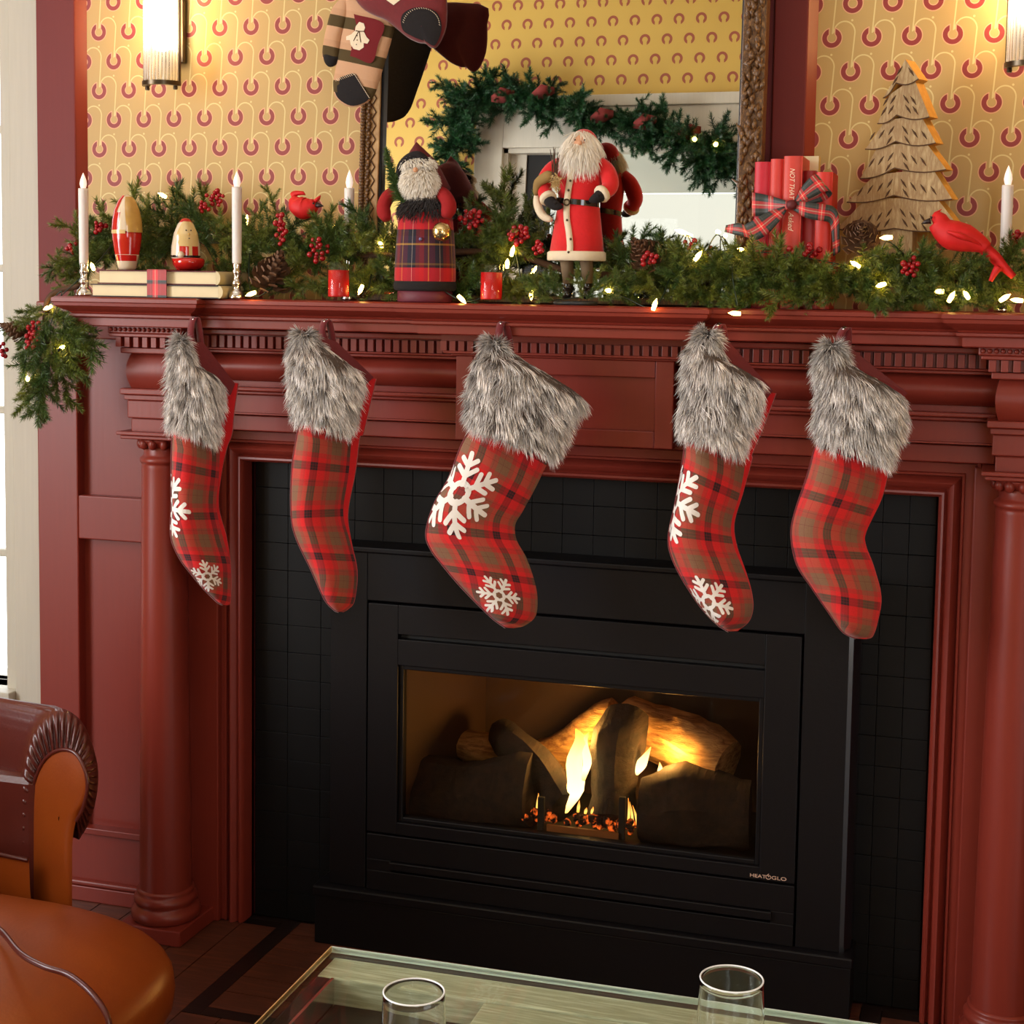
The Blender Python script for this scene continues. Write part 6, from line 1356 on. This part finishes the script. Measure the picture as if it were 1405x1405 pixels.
def tumbler(px, py, w, label):
    rim = at_z(px, py, .575); d = np.linalg.norm((rim-EYE)); r = w/2*((rim-EYE)@CF)/FPX; c = np.array([rim[0], rim[1], TZ+.0004]); h = .125
    t = thing('glass_tumbler', label, 'glass', c, 'tumblers on the glass table'); th = .0014
    out = [(r*.50, 0), (r*.62, .001), (r*.74, .008), (r*.90, .026), (r*1.04, .055), (r*1.06, .075), (r*1.03, .100), (r, h-.001)]
    inn = [(r-th*.4, h), (r-th, h-.001), (r*1.03-th, .100), (r*1.06-th, .075), (r*1.04-th, .055), (r*.90-th, .028), (r*.70-th, .014), (.0005, .012)]
    obj('glass_body', MB().lathe(smooth_line(out, 26).tolist()+smooth_line(inn, 26).tolist(), c, 48), MT['glass'], t, smooth=True)
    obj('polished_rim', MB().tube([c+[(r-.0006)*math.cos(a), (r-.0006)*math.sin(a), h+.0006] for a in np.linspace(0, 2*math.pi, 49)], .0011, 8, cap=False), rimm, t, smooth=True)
tumbler(568, 1362, 85, 'empty clear glass tumbler, left of the two on the glass table'); tumbler(1004, 1344, 87, 'empty clear glass tumbler, right of the two on the glass table')

# ---------------------------------------------------------------- leather armchair
ac0 = at(80, 1260, 2.30); chair = thing('leather_armchair', 'brown leather armchair with pleated roll arm and tan seat at lower left', 'armchair', (ac0[0]-.2, 2.2, 0))
Ya = 2.30
front_out = [(38, 1285), (37, 1240), (38, 1160), (41, 1100), (50, 1060), (66, 1036), (84, 1027), (102, 1032), (114, 1048), (119, 1074), (115, 1100), (106, 1120), (100, 1150), (99, 1200), (99, 1285)]
tilt = lambda px: Ya-.0006*(px-80)
fo = [at(x, y, tilt(x)) for x, y in front_out]; fo = list(smooth_line(fo, 60)); ce = np.mean(fo, 0); nF = unit(np.array([.55, -.83, 0]))
g = [[ce+(p-ce)*q+nF*.012*(1-q**3) for p in fo] for q in np.linspace(.02, 1, 8)]
obj('arm_front_panel', MB().grid(g, cv=True), MT['leather_tan'], chair, smooth=True)
# the roll: rows run from the front panel's edge outward and back along the arm
back = unit(np.array([-.92, .30, 0])); ctr = at(84, 1085, Ya)
rows = []
NP = 150
arc_in = smooth_line([at(x, y, tilt(x)) for x, y in [(38, 1262), (37, 1200), (39, 1130), (46, 1078), (60, 1044), (80, 1029), (102, 1032), (116, 1054), (120, 1080), (114, 1108), (105, 1126)]], NP)
arc_out = smooth_line([at(x, y, Ya+.03) for x, y in [(30, 1262), (29, 1200), (28, 1130), (30, 1060), (46, 1000), (78, 972), (112, 990), (132, 1040), (134, 1082), (124, 1124), (108, 1152)]], NP)
for q in np.linspace(0, 1, 7):
    rows.append([arc_in[i]+(arc_out[i]-arc_in[i])*math.sin(q*math.pi/2)+nF*.016*math.sin(math.pi*min(1, q*1.0))*1.0+nF*.0075*math.sin(i*NP/150*1.55)*math.sin(math.pi*min(q+.12, 1)) for i in range(NP)])
for s in (.02, .06, .12, .22, .34, .46, .58):
    rows.append([arc_out[i]+back*s+np.array([0, 0, -.05*s])+unit(arc_out[i]-ctr)*.0035*math.sin(i*1.55)*math.exp(-s*14) for i in range(NP)])
obj('roll_arm', MB().grid(rows), MT['leather'], chair, smooth=True)
obj('arm_piping', MB().tube(arc_in+nF*.002, .0035, 8), MT['leather'], chair, smooth=True)
# inner arm below the roll
ia = [[at(x, y, Ya-.02)+back*s*0+np.array([-s*.9, s*.1, 0]) for s in (0, .15, .3, .5)] for x, y in ((40, 1178), (41, 1215), (44, 1260), (46, 1300))]
obj('inner_arm', MB().grid(ia), MT['leather_tan'], chair, smooth=True)
pe = at(38, 1180, Ya-.022); obj('arm_welt', MB().tube([pe, pe+[-.25, .03, .0], pe+[-.5, .06, 0]], .004, 6), MT['leather'], chair, smooth=True)
# seat cushion: rounded block with piping
sc = at(70, 1400, 2.02)
xr = at(222, 1345, 2.05)[0]; zs = .455
g = []
NU, NV = 44, 22
def cushion(x0, x1, y0, y1, z0, z1, crown, e=3.2):
    cx_, cy_, cz_ = (x0+x1)/2, (y0+y1)/2, (z0+z1)/2; a, b, c = (x1-x0)/2, (y1-y0)/2, (z1-z0)/2; g = []
    sg = lambda v, p: math.copysign(abs(v)**p, v)
    for i in range(25):
        f = -math.pi/2+math.pi*i/24; row_ = []
        for j in range(48):
            h = 2*math.pi*j/48; u, v, w = sg(math.cos(f), 2/2.6)*sg(math.cos(h), 2/e), sg(math.cos(f), 2/2.6)*sg(math.sin(h), 2/e), sg(math.sin(f), 2/2.6)
            row_.append((cx_+a*u, cy_+b*v, cz_+c*w+(crown*(1-min(1, u*u))*(1-min(1, v*v)) if w > 0 else 0)))
        g.append(row_)
    return MB().grid(g, cv=True)
obj('seat_cushion', cushion(xr-.80, xr, 1.60, 2.27, .16, .374, .02), MT['leather_tan'], chair, smooth=True)
obj('seat_base', MB().box(xr-.78, xr-.16, 1.66, 2.26, .07, .26), MT['leather'], chair, bevel=.02)
obj('arm_base', MB().box(xr-.80, at(90, 1280, 2.40)[0], Ya+.012, 2.40, .07, .52), MT['leather'], chair, bevel=.015)
obj('near_arm', MB().box(xr-.80, xr-.20, 1.46, 1.60, .07, .56), MT['leather'], chair, bevel=.04)
obj('chair_back', MB().box(xr-.98, xr-.80, 1.46, 2.34, .07, .70), MT['leather'], chair, bevel=.05)
for a in (xr-.90, xr-.22):
    for b in (1.60, 2.32): obj('leg', MB().lathe([(.018, 0), (.024, .03), (.026, .072)], (a, b, 0), 14), MT['twig'], chair, smooth=True)
cv = [at_z(x, y, z) for x, y, z in ((-20, 1262, .40), (4, 1280, .402), (28, 1308, .404), (60, 1326, .404), (95, 1338, .402), (125, 1362, .395), (146, 1392, .375), (152, 1420, .35))]
obj('seat_piping', MB().tube(smooth_line(cv, 40), .0045, 8), MT['leather'], chair, smooth=True)
# ---------------------------------------------------------------- pieces that belong to a part become its children
SUBS = {'snowman_button': ('snowman_applique',), 'snowman_scarf': ('snowman_applique',), 'belt_buckle': ('black_belt',), 'stitching': ('black_toe_patch', 'black_palm_patch'), 'bell_slot': ('round_bell',), 'bell_band': ('round_bell',), 'wick': ('red_wax',),
        'lettering': ('cover', 'face_plate'), 'flame_emblem': ('face_plate',), 'grip_lip': ('lower_door',), 'grip_slot': ('lower_door',), 'button': ('white_front_band', 'plaid_robe'), 'white_cuff': ('red_sleeve',), 'eye': ('face_and_beard', 'head', 'body'), 'nose': ('face_and_beard', 'head'), 'mouth': ('face_and_beard',),
        'thumb_tip': ('mitten_thumb',), 'zigzag_inlay': ('frame_rail',), 'rope_carving': ('frame_rail',), 'leaf_carving': ('frame_rail',), 'egg_beads': ('egg_band',), 'tier_lip': ('tier_face',), 'carved_grooves': ('tier_face',), 'tier_edge': ('tier_face',), 'spine': ('cover',), 'seat_piping': ('seat_cushion',), 'arm_piping': ('roll_arm',),
        'hood_rim': ('pointed_hood',), 'fur_trim': ('red_coat',), 'coat_band': ('coat_front',), 'foot': ('post',), 'snowflake': ('plaid_front',), 'knot': ('bow_loop',), 'crest': ('body',), 'beak': ('body',), 'bulb_glow': ('bulb',), 'socket': ('bulb',), 'tablet_panel': ('tablet_frame',)}
def mid(o):
    if o.type != 'MESH' or not o.data.vertices: return o.matrix_local.translation
    return o.matrix_local @ (sum((Vector(c) for c in o.bound_box), Vector())/8)
kids = {}
for o in list(COL.objects):
    if o.parent: kids.setdefault(o.parent.name, []).append(o)
for o in list(COL.objects):
    st_ = o.name.split('.')[0]
    if st_ not in SUBS or not o.parent or o.parent.parent: continue
    cand = [q for q in kids[o.parent.name] if q.name.split('.')[0] in SUBS[st_]]
    if not cand: continue
    b_ = min(cand, key=lambda q: (mid(q)-mid(o)).length); ml_ = b_.matrix_local.inverted() @ o.matrix_local; o.parent = b_; o.matrix_local = ml_
print('OBJECTS', len(COL.objects))
